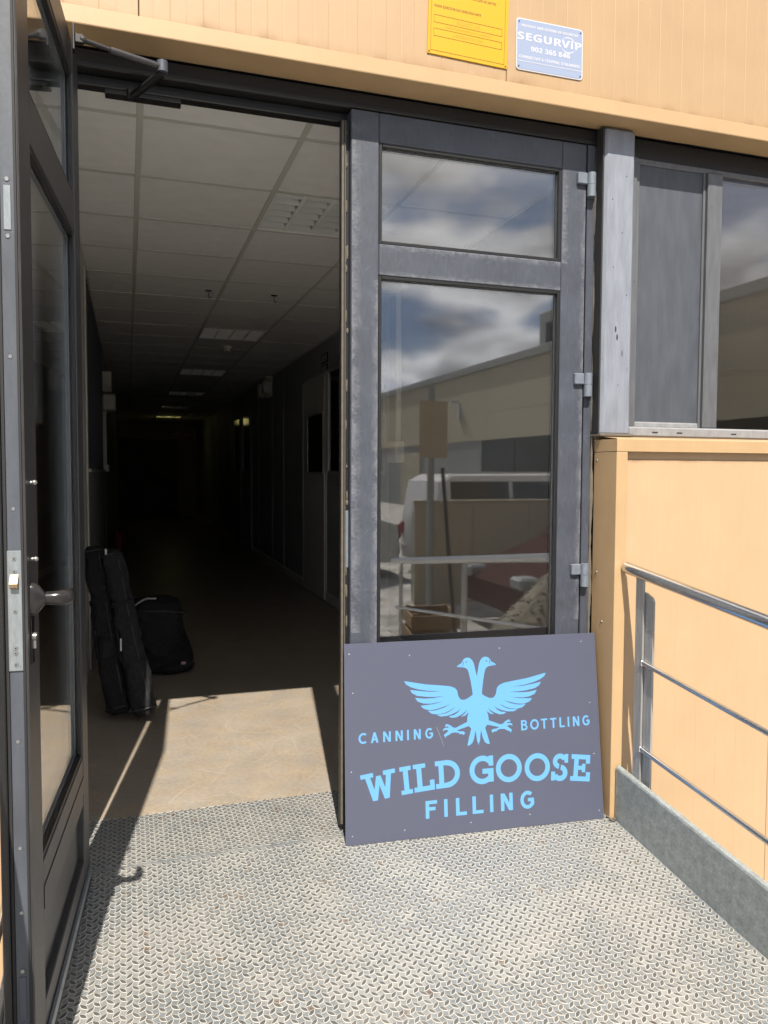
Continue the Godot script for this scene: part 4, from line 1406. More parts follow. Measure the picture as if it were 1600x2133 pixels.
func build_notices() -> void:
	var z := 0.1085
	var t := thing("notice_sign", "yellow data protection notice with dark brown printing on the upper wall", "sign", "", V(0.258, 2.683, z))
	t.rotation.z = -0.022
	bx("plate", V(0, 0, 0), V(0.295, 0.42, 0.004), M.sign_yellow, t, 0.0008)
	frame_line(t, 0.010, 0.012, 0.283, 0.41, 0.0012, 0.0041, M.ink)
	for q in [[0.006, 0.007], [0.288, 0.007]]:
		var b := MB.new()
		b.cyl(V(q[0], q[1], 0.004), V(q[0], q[1], 0.0055), 0.003, 0.0025, 10)
		put("screw", b, M.ink, t)
	letters("ORGÁNICA 15/1999, DE PROTECCIÓN DE DATOS", 0.0080, M.ink, t, V(0.020, 0.206, 0.0041), "Droid Sans", true, false, 0.90)
	letters("SEGÚN LO DISPUESTO EN LA LEY", 0.0080, M.ink, t, V(0.020, 0.226, 0.0041), "Droid Sans", true)
	letters("PUEDE EJERCITAR SUS DERECHOS ANTE", 0.0080, M.ink, t, V(0.020, 0.158, 0.0041), "Droid Sans", true, false, 0.83)
	frame_line(t, 0.020, 0.104, 0.272, 0.129, 0.0010, 0.0041, M.ink)
	letters("BIOKIT, SA", 0.0125, M.ink_faded, t, V(0.146, 0.1165, 0.0041), "Droid Sans", true, true)
	letters("DIRIGIR CORREO ELECTRÓNICO A LA DIRECCIÓN", 0.0052, M.ink_faded, t, V(0.146, 0.0945, 0.0041), "Droid Sans", true, true)
	frame_line(t, 0.020, 0.060, 0.272, 0.085, 0.0010, 0.0041, M.ink)
	letters("LOPD@BIOKIT.COM", 0.0085, M.ink_faded, t, V(0.146, 0.0725, 0.0041), "Droid Sans", true, true)
	t = thing("alarm_sign", "pale blue alarm company sign with white rim and white printing on the upper wall", "sign", "", V(0.588, 2.684, z))
	t.rotation.z = 0.004
	var plate := PackedVector2Array()
	var inner := PackedVector2Array()
	for k in 4:
		for i in 7:
			var a := PI / 2 * k + PI / 2 * i / 6.0 - PI
			var c := Vector2([0.012, 0.252, 0.252, 0.012][k], [0.012, 0.012, 0.162, 0.162][k])
			plate.append(c + Vector2(cos(a), sin(a)) * 0.012)
			inner.append(c + Vector2(cos(a), sin(a)) * 0.0085)
	var b2 := MB.new()
	b2.prism(plate, 0.0, 0.003)
	put("plate", b2, M.sign_white, t)
	b2 = MB.new()
	b2.prism(inner, 0.003, 0.0036)
	put("printed_field", b2, M.sign_blue, t)
	letters("PROTEGIT AMB SISTEMA DE SEGURETAT", 0.0085, M.sign_white, t, V(0.132, 0.150, 0.0037), "Droid Sans", true, true, 1.02)
	letters("SEGURViP", 0.0245, M.sign_white, t, V(0.132, 0.114, 0.0037), "Droid Sans", true, true, 1.62)
	letters("902 365 846", 0.0165, M.sign_white, t, V(0.134, 0.075, 0.0037), "Droid Sans", true, true, 1.25)
	letters("CONNECTAT A CENTRAL D'ALARMES", 0.0095, M.sign_white, t, V(0.132, 0.045, 0.0037), "Droid Sans", true, true, 1.08)
	bx("printed_line", V(0.006, 0.029, 0.0037), V(0.258, 0.031, 0.0041), M.sign_white, t)
	var swirl := MB.new()
	for arcs in [[0.2, 2.6], [3.5, 5.9]]:
		for i in 14:
			var a0: float = lerpf(arcs[0], arcs[1], i / 14.0)
			var a1: float = lerpf(arcs[0], arcs[1], (i + 1) / 14.0)
			var w0 := 0.0016 * sin(PI * (i + 0.01) / 14.0)
			var w1 := 0.0016 * sin(PI * (i + 1.01) / 14.0)
			var C := V(0.205, 0.112, 0.0037)
			swirl.quad(C + V(cos(a0) * (0.030 - w0), sin(a0) * (0.026 - w0), 0), C + V(cos(a0) * (0.030 + w0), sin(a0) * (0.026 + w0), 0), C + V(cos(a1) * (0.030 + w1), sin(a1) * (0.026 + w1), 0), C + V(cos(a1) * (0.030 - w1), sin(a1) * (0.026 - w1), 0), Vector3.BACK)
	put("printed_swirl", swirl, M.sign_white, t)
	for q in [[0.010, 0.012], [0.254, 0.012], [0.010, 0.162], [0.254, 0.162]]:
		var b := MB.new()
		b.cyl(V(q[0], q[1], 0.0036), V(q[0], q[1], 0.0052), 0.0028, 0.0024, 10)
		put("screw", b, M.panel, t)

# a recessed louvre lamp 0.6 m square
func make_lamp(lit: bool) -> Node3D:
	var t := Node3D.new()
	var h := 0.285
	bx("housing", V(-h, 0.075, -h), V(h, 0.08, h), M.lamp_back, t)
	for s in [-1.0, 1.0]:
		bx("rim", V(s * h - 0.006, 0.002, -h), V(s * h + 0.006, 0.075, h), M.lamp_body, t)
		bx("rim", V(-h + 0.0065, 0.002, s * h - 0.006), V(h - 0.0065, 0.075, s * h + 0.006), M.lamp_body, t)
	var n := 0
	for x in [-0.21, -0.07, 0.07, 0.21]:
		var b := MB.new()
		b.cyl(V(x, 0.052, -h + 0.02), V(x, 0.052, h - 0.02), 0.013, 0.013, 10)
		put("tube", b, M.glow if lit and n % 3 == 0 else M.lamp_back, t)
		n += 1
	for x in [-0.14, 0.0, 0.14]:
		var b := MB.new()   # long ribs: V in section
		b.prism(PackedVector2Array([Vector2(x - 0.009, 0.006), Vector2(x + 0.009, 0.006), Vector2(x + 0.003, 0.045), Vector2(x - 0.003, 0.045)]), -h + 0.007, h - 0.007)
		put("louvre_rib", b, M.louvre, t)
	for k in 6:
		var z := -h + 0.05 + k * 0.094
		for i in 4:
			var x0 := -0.279 + i * 0.14
			var b := MB.new()
			b.prism(PackedVector2Array([Vector2(x0 + 0.0005, 0.005), Vector2(x0 + 0.136, 0.005), Vector2(x0 + 0.125, 0.04), Vector2(x0 + 0.012, 0.04)]), z - 0.004, z + 0.004)
			put("louvre_blade", b, M.louvre, t)
	return t

func build_ceiling_fittings() -> void:
	var proto := make_lamp(false)
	var where := ["nearest to the doorway", "beside the smoke detector", "third from the doorway", "fourth from the doorway", "fifth from the doorway"]
	var zs := [-1.33, -4.93, -7.93, -10.93, -13.93]
	for i in 5:
		var o: Node3D = proto if i == 0 else proto.duplicate()
		o.name = numbered("ceiling_lamp")
		add_child(o, true)
		o.position = V(0.2475, CEIL, zs[i])
		tag(o, "unlit square louvre ceiling lamp " + where[i], "ceiling lamp", "recessed ceiling lamps in the corridor")
	var lit := make_lamp(true)
	lit.name = numbered("ceiling_lamp")
	add_child(lit, true)
	lit.position = V(0.2475, CEIL, -16.93)
	tag(lit, "dimly lit ceiling lamp at the dark far end, two ends glowing yellow", "ceiling lamp", "recessed ceiling lamps in the corridor")
	var l := OmniLight3D.new()
	l.name = "ceiling_lamp_light"
	l.light_energy = 0.006
	l.light_color = Color(1.0, 0.95, 0.6)
	l.light_size = 0.1
	l.omni_range = 12.0
	l.omni_attenuation = 2.0
	l.shadow_enabled = true
	add_child(l)
	l.position = V(0.2475, CEIL - 0.05, -16.93)
	var sd := thing("smoke_detector", "small round white smoke detector on the ceiling behind the second lamp", "smoke detector", "", V(0.28, CEIL - 0.0, -5.64))
	var b := MB.new()
	b.cyl(V(0, 0.004, 0), V(0, -0.014, 0), 0.055, 0.055, 20)
	put("base", b, M.white_plastic, sd)
	b = MB.new()
	b.cyl(V(0, -0.014, 0), V(0, -0.048, 0), 0.045, 0.036, 20)
	put("head", b, M.white_plastic, sd)
	b = MB.new()
	for k in 8:
		var a := TAU * k / 8
		b.box(V(cos(a) * 0.041 - 0.005, -0.034, sin(a) * 0.041 - 0.005), V(cos(a) * 0.041 + 0.005, -0.026, sin(a) * 0.041 + 0.005))
	put("vent", b, M.rubber, sd)
	for q in [[-0.144, "left of the middle ceiling bar"], [0.328, "right of the middle ceiling bar"]]:
		var h := thing("ceiling_hook", "small dark hook hanging from the ceiling " + q[1], "hook", "hooks hanging from the ceiling", V(q[0], CEIL + 0.004, -3.14))
		h.scale = Vector3.ONE * 0.72
		bx("mount", V(-0.03, -0.012, -0.012), V(0.03, 0.0, 0.012), M.rubber, h, 0.002)
		b = MB.new()
		var path := PackedVector3Array([V(0, -0.01, 0), V(0, -0.06, 0)])
		for k in 7:
			path.append(V(0.012 - 0.012 * cos(PI * k / 6), -0.06 - 0.014 * sin(PI * k / 6), 0))
		b.tube(path, 0.004, 8)
		put("hook_rod", b, M.rubber, h)

func build_corridor_fittings() -> void:
	# door and glazed panel in the right wall
	var d := thing("side_door", "grey door with a tall dark window in the corridor's right wall", "door", "", V(1.16, 0, -5.36))
	bx("door_frame", V(-0.012, 0.0, -0.49), V(-0.0005, 2.262, 0.49), M.skirting, d, 0.002)
	var lf := bx("leaf", V(-0.028, 0.006, -0.462), V(-0.0125, 2.232, 0.468), M.door_in, d, 0.002)
	bx("window_glass", V(-0.031, 1.28, -0.24), V(-0.0285, 1.86, 0.43), M.far_dark, lf)
	for q in [[-0.262, -0.24], [0.43, 0.448]]:
		bx("window_trim", V(-0.036, 1.262, q[0]), V(-0.0285, 1.878, q[1]), M.alu_in, lf, 0.001)
	for q in [[1.262, 1.28], [1.86, 1.878]]:
		bx("window_trim", V(-0.036, q[0], -0.2395), V(-0.0285, q[1], 0.4295), M.alu_in, lf, 0.001)
	bx("hinge_edge", V(-0.034, 0.0, -0.488), V(-0.0285, 2.24, -0.472), M.alu_in, d)
	# white pipe and switch box near the entrance, seen dimly through the closed leaf
	var pp := thing("wall_pipe", "pale vertical pipe with a small box on the corridor wall behind the closed door", "pipe", "", V(1.157, 0, -2.69))
	bx("pipe", V(-0.035, 1.506, -0.02), V(-0.0005, 2.56, 0.02), M.white_plastic, pp, 0.012)
	bx("box", V(-0.07, 1.35, -0.10), V(-0.0005, 1.505, 0.10), M.white_plastic, pp, 0.01)
	var g := thing("side_window", "dark interior window in pale metal trim next to the grey side door", "window", "", V(1.16, 0, -3.9))
	bx("glass", V(-0.014, 1.294, -0.86), V(-0.0005, 2.23, 0.86), M.far_dark, g)
	for q in [[-0.935, -0.905], [-0.86, -0.835], [0.86, 0.89]]:
		bx("trim", V(-0.03, 1.28, q[0]), V(-0.0005, 2.26, q[1]), M.alu_in, g, 0.002)
	for q in [[1.262, 1.294], [2.23, 2.26]]:
		bx("trim", V(-0.026, q[0], -0.833), V(-0.0005, q[1], 0.86), M.alu_in, g, 0.002)
	for i in 2:
		var p := thing("door_plaque", ["upper small dark plaque above the grey side door", "lower small dark plaque above the grey side door"][i], "sign", "plaques above the side door", V(1.16, 2.40 - 0.11 * i, -4.96))
		bx("plate", V(-0.008, -0.046, -0.13), V(-0.0005, 0.046, 0.13), M.rubber, p, 0.001)
		bx("insert", V(-0.0095, -0.034, -0.11), V(-0.0082, 0.034, 0.11), M.wall_in, p)
	for q in [[-11.35, "first"], [-10.2, "second"]]:
		var fd := thing("side_door", "dark door leaf with a narrow window far down the right wall, %s of two" % ("farther" if q[0] < -11 else "nearer"), "door", "far doors in the right wall", V(1.16, 0, q[0]))
		bx("leaf", V(-0.02, 0.006, -0.46), V(-0.0005, 2.24, 0.46), M.wall_in, fd, 0.002)
		for z in [-0.44, -0.36]:
			bx("trim", V(-0.026, 1.29, z), V(-0.0205, 2.2, z + 0.02), M.alu_in, fd)
		bx("window_glass", V(-0.0235, 1.3, -0.33), V(-0.0205, 2.18, 0.3), M.far_dark, fd)
	# emergency lights
	var e := thing("emergency_light", "pale box emergency light with two heads high on the right wall", "emergency light", "", V(1.16, 2.42, -8.0))
	bx("case", V(-0.10, -0.13, -0.10), V(-0.0005, 0.14, 0.12), M.white_plastic, e, 0.01)
	for z in [-0.22, 0.2]:
		var hd := MB.new()
		hd.box(V(-0.15, -0.12, z - 0.09), V(-0.03, 0.06, z + 0.07), 0.02)
		hd.cyl(V(-0.11, -0.03, z + 0.07), V(-0.11, -0.03, z + 0.078), 0.045, 0.045, 14)
		put("lamp_head", hd, M.white_plastic, e)
	var e2 := thing("emergency_light", "pale box emergency light with a conduit below it on the left wall", "emergency light", "", V(-0.96, 2.15, -6.5))
	bx("case", V(0.0005, -0.02, -0.15), V(0.10, 0.20, 0.15), M.white_plastic, e2, 0.01)
	bx("lamp_head", V(0.0005, -0.22, -0.14), V(0.14, -0.035, 0.14), M.white_plastic, e2, 0.02)
	bx("conduit", V(0.0005, -0.80, -0.02), V(0.04, -0.222, 0.02), M.white_plastic, e2, 0.004)
	bx("junction_box", V(0.0005, -0.88, -0.05), V(0.06, -0.8005, 0.05), M.white_plastic, e2, 0.006)
	# end of the corridor
	var ed := thing("end_door", "dark blue double door across the far end of the corridor", "door", "", V(-0.16, 0, -20.2))
	for s in [-1.0, 1.0]:
		bx("leaf", V(minf(0.004 * s, 0.8 * s), 0.01, 0.0005), V(maxf(0.004 * s, 0.8 * s), 2.08, 0.04), M.panel, ed, 0.003)
		bx("push_bar", V(minf(0.06 * s, 0.74 * s), 1.0, 0.05), V(maxf(0.06 * s, 0.74 * s), 1.05, 0.09), M.paint_dark, ed, 0.01)
	bx("door_head", V(-0.85, 2.085, 0.0005), V(0.85, 2.16, 0.05), M.paint_dark, ed, 0.004)
	for i in 2:
		var x := thing("exit_sign", "small red and white exit sign on the end wall, %s of the pair" % ["left", "right"][i], "sign", "exit signs on the end wall", V(0.64 + 0.26 * i, 2.3, -20.195))
		bx("plate", V(-0.11, -0.1, 0.0), V(0.11, 0.1, 0.006), M.red_paint, x, 0.001)
		letters("EXIT", 0.05, M.white_print, x, V(0, 0, 0.0065), "Droid Sans", true, true)
	var fe := thing("fire_extinguisher", "red fire extinguisher standing by the left wall deep in the corridor", "fire extinguisher", "", V(-0.83, 0, -8.6))
	var b := MB.new()
	b.cyl(V(0, 0.02, 0), V(0, 0.40, 0), 0.08, 0.08, 20)
	b.ball(V(0, 0.40, 0), V(0.08, 0.07, 0.08), 20, 6, 0.0, PI / 2)
	put("cylinder", b, M.red_paint, fe)
	b = MB.new()
	b.cyl(V(0, 0.46, 0), V(0, 0.53, 0), 0.02, 0.015, 10)
	b.box(V(-0.012, 0.52, -0.02), V(0.012, 0.54, 0.11), 0.003)
	put("valve", b, M.rubber, fe)
	b = MB.new()
	b.tube(PackedVector3Array([V(0.02, 0.5, 0), V(0.08, 0.48, 0.02), V(0.11, 0.36, 0.03), V(0.10, 0.2, 0.03), V(0.095, 0.1, 0.03)]), 0.011, 8)
	put("hose", b, M.rubber, fe)

# a soft round-edged case: superellipse sections along a spine, with folds
func soft(b: MB, spine: Array, side: Vector3, up: Vector3, sd: int, fold := 0.006, power := 2.6) -> void:
	var f := noise(3.5, 3, sd)
	var rings := []
	for q in spine:
		var c: Vector3 = q[0]
		var ring := PackedVector3Array()
		for k in 36:
			var a := TAU * k / 36
			var ca := signf(cos(a)) * pow(absf(cos(a)), 2.0 / power)
			var sa := signf(sin(a)) * pow(absf(sin(a)), 2.0 / power)
			var p: Vector3 = c + side * ca * q[1] + up * sa * q[2]
			var o := (side * ca + up * sa).normalized()
			ring.append(p + o * f.get_noise_3dv(p * 3.0) * fold * 2.0)
		rings.append(ring)
	b.loft(rings)

func tripod_bag(called: String, label: String, foot: Vector3, head: Vector3, r0: float, r1: float, m: Material, sd: int) -> Node3D:
	var t := thing(called, label, "bag", "black equipment bags inside the doorway")
	var d := (head - foot).normalized()
	var side := d.cross(Vector3.BACK).normalized()
	if side.x < 0:
		side = -side
	var up := side.cross(d).normalized()
	if up.z < 0:
		up = -up
	var sp := []
	var n := 34
	for i in n + 1:
		var k := float(i) / n
		var end := minf(1.0, minf(k, 1.0 - k) * 24.0 + 0.55)
		var r := lerpf(r0, r1, k) * end * (1.0 + 0.035 * sin(k * 21.0 + sd))
		sp.append([foot.lerp(head, k), r, r * 0.86])
	var b := MB.new()
	soft(b, sp, side, up, sd, 0.009, 3.0)
	put("body", b, m, t)
	# zip along the front, with a pull
	var path := PackedVector3Array()
	for i in range(3, n - 1):
		var k := float(i) / n
		var r := lerpf(r0, r1, k)
		path.append(foot.lerp(head, k) + up * (r * 0.80) + side * r * (0.42 + 0.05 * sin(k * 9.0)))
	b = MB.new()
	b.tube(path, 0.0042, 6)
	put("zip", b, M.zip, t)
	# hem band near the foot and head
	for k in [0.035, 0.965]:
		var ring := PackedVector3Array()
		var r := lerpf(r0, r1, k)
		for i in 25:
			var a := TAU * i / 24
			var ca := signf(cos(a)) * pow(absf(cos(a)), 0.67)
			var sa := signf(sin(a)) * pow(absf(sin(a)), 0.67)
			ring.append(foot.lerp(head, k) + side * ca * r * 1.0 + up * sa * r * 0.87)
		b = MB.new()
		b.tube(ring, 0.0045, 6)
		put("piping", b, M.zip, t)
	for k in [0.30, 0.66]:
		var loop := []
		for e in [-0.012, -0.010, 0.010, 0.012]:
			var ring := PackedVector3Array()
			var r: float = lerpf(r0, r1, k) * (1.03 if absf(e) > 0.011 else 1.075)
			for i in 28:
				var a := TAU * i / 28
				var ca := signf(cos(a)) * pow(absf(cos(a)), 0.67)
				var sa := signf(sin(a)) * pow(absf(sin(a)), 0.67)
				ring.append(foot.lerp(head, k) + d * e + side * ca * r + up * sa * r * 0.88)
			loop.append(ring)
		b = MB.new()
		b.loft(loop)
		put("webbing_band", b, M.cloth_b, t)
	# shoulder strap
	b = MB.new()
	var st := PackedVector3Array()
	for i in 15:
		var k := i / 14.0
		st.append(foot.lerp(head, lerpf(0.34, 0.60, k)) - side * lerpf(r0, r1, k) * (0.92 - 0.2 * sin(PI * k)) + up * (lerpf(r0, r1, k) * 0.55 + 0.03 * sin(PI * k)) + V(0, -0.10 * sin(PI * k), 0))
	b.tube(st, 0.008, 6)
	put("strap", b, m, t)
	return t

func build_bags() -> void:
	var a := tripod_bag("tripod_bag", "long black padded bag leaning by the left wall, the one nearer the sunlit floor", V(-0.633, 0.03, -1.52), V(-0.795, 0.86, -1.80), 0.064, 0.052, M.cloth, 3)
	var tagb := MB.new()
	tagb.box(V(-0.826, 0.845, -1.72), V(-0.816, 0.875, -1.717), 0.001)
	put("zip_pull", tagb, M.white_print, a)
	tagb = MB.new()
	tagb.box(V(-0.755, 0.36, -1.575), V(-0.747, 0.425, -1.571), 0.001)
	put("label_tag", tagb, M.white_print, a)
	var c := tripod_bag("tripod_bag", "long black padded bag leaning by the left wall, half behind the open door", V(-0.762, 0.03, -1.585), V(-0.89, 0.875, -1.86), 0.062, 0.056, M.cloth_b, 8)
	# pocket flap on the second bag
	var d := (V(-0.89, 0.875, -1.86) - V(-0.762, 0.03, -1.585)).normalized()
	var fp := MB.new()
	var o := V(-0.762, 0.03, -1.585) + d * 0.27
	soft(fp, [[o, 0.045, 0.03], [o + d * 0.02, 0.056, 0.055], [o + d * 0.1, 0.058, 0.058], [o + d * 0.12, 0.05, 0.04]], V(1, 0, 0), V(0, 0.3, 0.95), 5, 0.004)
	put("pocket", fp, M.cloth, c)
	# duffel standing on its end
	var t := thing("duffel_bag", "slumped black duffel bag with a white mark on top, behind the leaning bags", "bag", "black equipment bags inside the doorway")
	var b := MB.new()
	var sp := []
	for q in [[0.0, 0.12, 0.10], [0.01, 0.175, 0.15], [0.05, 0.188, 0.165], [0.12, 0.176, 0.165], [0.22, 0.170, 0.160], [0.32, 0.172, 0.158], [0.40, 0.170, 0.150], [0.435, 0.158, 0.128], [0.462, 0.120, 0.085], [0.472, 0.06, 0.04]]:
		var k: float = q[0]
		sp.append([V(-0.525 - 0.05 * k + 0.018 * sin(k * 14.0), k, -2.62 - 0.02 * k), q[1], q[2]])
	var fine := []
	for i in range(sp.size() - 1):
		for s in 4:
			var w := s / 4.0
			fine.append([sp[i][0].lerp(sp[i + 1][0], w), lerpf(sp[i][1], sp[i + 1][1], w), lerpf(sp[i][2], sp[i + 1][2], w)])
	fine.append(sp[-1])
	soft(b, fine, V(0.97, 0, -0.25), V(0.25, 0, 0.97), 14, 0.016, 3.4)
	put("body", b, M.cloth_b, t)
	b = MB.new()
	soft(b, [[V(-0.45, 0.0, -2.47), 0.05, 0.03], [V(-0.44, 0.02, -2.47), 0.11, 0.05], [V(-0.42, 0.05, -2.48), 0.105, 0.045], [V(-0.41, 0.075, -2.49), 0.05, 0.02]], V(1, 0, -0.2), V(0.2, 0, 1), 21, 0.008)
	put("flap", b, M.cloth_b, t)
	var pc := MB.new()
	pc.box(V(-0.40, 0.058, -2.437), V(-0.37, 0.076, -2.432), 0.002)
	put("label_tag", pc, M.tag_pink, t)
	# curved white mark printed on the top, as thin cloth pieces
	var mk := MB.new()
	var pts := [[-0.685, 0.428, 0.003], [-0.655, 0.452, 0.012], [-0.625, 0.470, 0.017], [-0.60, 0.4795, 0.012], [-0.575, 0.477, 0.006], [-0.545, 0.4765, 0.002]]
	for i in pts.size() - 1:
		var p: Array = pts[i]
		var q: Array = pts[i + 1]
		mk.quad(V(p[0], p[1] + 0.004, -2.50 - p[2]), V(q[0], q[1] + 0.004, -2.50 - q[2]), V(q[0], q[1] - 0.004, -2.50 + q[2]), V(p[0], p[1] - 0.004, -2.50 + p[2]), Vector3.UP)
	put("white_mark", mk, M.white_print, t)
	b = MB.new()
	b.tube(PackedVector3Array([V(-0.69, 0.39, -2.5), V(-0.6, 0.405, -2.462), V(-0.5, 0.40, -2.455), V(-0.41, 0.385, -2.48), V(-0.36, 0.37, -2.56)]), 0.005, 6)
	put("zip", b, M.zip, t)

# ------------------------------------------------------------------ the yard behind the camera, seen in the glass
func make_car(t: Node3D, paint: Material, length: float, width: float, height: float, van: bool) -> void:
	# side view: x along the car, nose towards -x; y up from the ground
	var hl := length / 2
	var belt := height * 0.56
	var side: PackedVector2Array
	if van:
		side = PackedVector2Array([Vector2(-hl, 0.28), Vector2(-hl + 0.02, 0.62), Vector2(-hl + 0.25, belt - 0.08), Vector2(-hl + 0.95, belt + 0.06), Vector2(-hl + 1.55, height - 0.06), Vector2(-hl + 1.9, height), Vector2(hl - 0.35, height - 0.02), Vector2(hl - 0.12, height - 0.14), Vector2(hl - 0.03, belt), Vector2(hl, 0.5), Vector2(hl - 0.03, 0.28)])
	else:
		side = PackedVector2Array([Vector2(-hl, 0.30), Vector2(-hl + 0.03, 0.58), Vector2(-hl + 0.3, 0.74), Vector2(-hl + 1.1, belt + 0.05), Vector2(-hl + 1.75, height - 0.05), Vector2(-hl + 2.2, height), Vector2(hl - 0.9, height - 0.04), Vector2(hl - 0.4, belt + 0.1), Vector2(hl - 0.05, belt - 0.02), Vector2(hl, 0.5), Vector2(hl - 0.04, 0.28)])
	var b := MB.new()
	var rings := []
	for q in [[-0.5, 0.93], [-0.47, 0.985], [-0.40, 1.0], [0.40, 1.0], [0.47, 0.985], [0.5, 0.93]]:
		var ring := PackedVector3Array()
		for p in side:
			var tuck: float = 1.0 - 0.16 * clampf((p.y - belt) / (height - belt), 0, 1) 
			ring.append(V(p.x * (0.97 + 0.03 * (q[1] - 0.93) / 0.07), 0.28 + (p.y - 0.28) * lerpf(0.985, 1.0, (q[1] - 0.93) / 0.07), q[0] * width * tuck))
		rings.append(ring)
	# shell built from strips, flat faces
	for i in rings.size() - 1:
		for k in side.size():
			var l := (k + 1) % side.size()
			var o: Vector3 = (rings[i][k] + rings[i][l]) * 0.5 - V(0, height * 0.5, 0)
			o.z = 0.0
			b.quad(rings[i][k], rings[i][l], rings[i + 1][l], rings[i + 1][k], o)
	var ids := Geometry2D.triangulate_polygon(side)
	for e in [0, rings.size() - 1]:
		for i in range(0, ids.size(), 3):
			b.flat(rings[e][ids[i]], rings[e][ids[i + 1]], rings[e][ids[i + 2]], V(0, 0, rings[e][0].z))
	put("body", b, paint, t)
	var g0 := -hl + (1.15 if van else 1.25)
	var g1 := hl - (0.3 if van else 0.65)
	for s in [-1.0, 1.0]:
		for w in 3:
			var x0: float = lerpf(g0, g1, w / 3.0) + 0.05
			var x1: float = lerpf(g0, g1, (w + 1) / 3.0) - 0.03
			var gb := MB.new()
			var top := height - 0.14
			var zi := width * 0.5 * 0.985
			var zt := width * 0.5 * (1.0 - 0.16 * 0.8) * 0.995
			var slope := 0.42 if w == 0 else (0.0 if w == 1 or van else -0.3)
			gb.quad(V(x0, belt + 0.02, s * zi), V(x1 + minf(slope, 0.0) * 0.0, belt + 0.02, s * zi), V(x1 + minf(slope, 0.0), top, s * zt), V(x0 + maxf(slope, 0.0), top, s * zt), V(0, 0.2, s))
			put("side_window", gb, M.car_glass, t)
	var wsb := MB.new()
	var a := side[3]
	var c := side[4]
	wsb.quad(V(a.x - 0.0 + 0.05, a.y + 0.05, -width * 0.42), V(a.x + 0.05, a.y + 0.05, width * 0.42), V(c.x - 0.03, c.y + 0.0, width * 0.38), V(c.x - 0.03, c.y + 0.0, -width * 0.38), V(-1, 1, 0))
	put("windscreen", wsb, M.car_glass, t)
	for s in [-1.0, 1.0]:
		bx("headlight", V(-hl - 0.005, 0.58, s * width * 0.38 - 0.14), V(-hl + 0.25, 0.72, s * width * 0.38 + 0.14), M.zinc, t, 0.03)
		bx("tail_light", V(hl - 0.10, 0.7, s * width * 0.42 - 0.08), V(hl + 0.004, 0.95, s * width * 0.42 + 0.08), M.red_paint, t, 0.02)
		bx("mirror", V(g0 + 0.28, belt + 0.0, s * width * 0.5 - 0.01), V(g0 + 0.40, belt + 0.14, s * width * 0.5 + 0.16 * s), paint, t, 0.02)
		for x in [-hl + 0.78, hl - 0.78]:
			var w := MB.new()
			w.cyl(V(x, 0.31, s * (width * 0.5 - 0.18)), V(x, 0.31, s * (width * 0.5 + 0.004)), 0.31, 0.31, 24)
			var wo := put("wheel", w, M.tyre, t)
			w = MB.new()
			w.cyl(V(x, 0.31, s * (width * 0.5 + 0.004)), V(x, 0.31, s * (width * 0.5 + 0.012)), 0.2, 0.18, 20)
			put("rim", w, M.zinc, wo)

func tree(at: Vector3, h: float, r: float, sd: int, label: String) -> void:
	var t := thing("tree", label, "tree", "trees beyond the opposite building", at)
	var rr := RandomNumberGenerator.new()
	rr.seed = sd
	var b := MB.new()
	b.cyl(V(0, 0, 0), V(0.2, h * 0.55, 0), 0.22, 0.1, 10)
	for k in 6:
		var a := TAU * k / 6 + rr.randf()
		b.cyl(V(0.1, h * (0.3 + 0.04 * k), 0), V(cos(a) * r * 0.6, h * (0.6 + 0.04 * k), sin(a) * r * 0.6), 0.08, 0.02, 6)
	put("trunk", b, M.bark, t)
	for m in 2:
		b = MB.new()
		for i in 2600:
			var cl := rr.randi() % 14
			var ca := cl * 2.4
			var c := V(cos(ca) * r * 0.55 * sqrt(cl / 14.0 + 0.1), h * (0.58 + 0.3 * ((cl * 7) % 14) / 14.0), sin(ca) * r * 0.55 * sqrt(cl / 14.0 + 0.1))
			var d := V(rr.randfn(), rr.randfn() * 0.8, rr.randfn()) * r * 0.22
			var u := V(rr.randfn(), rr.randfn(), rr.randfn()).normalized() * 0.16
			var w := u.cross(V(rr.randfn(), rr.randfn(), rr.randfn())).normalized() * 0.09
			b.quad(c + d - u, c + d + w, c + d + u, c + d - w, u.cross(w))
		put("crown", b, M.leaf if m == 0 else M.leaf_b, t)

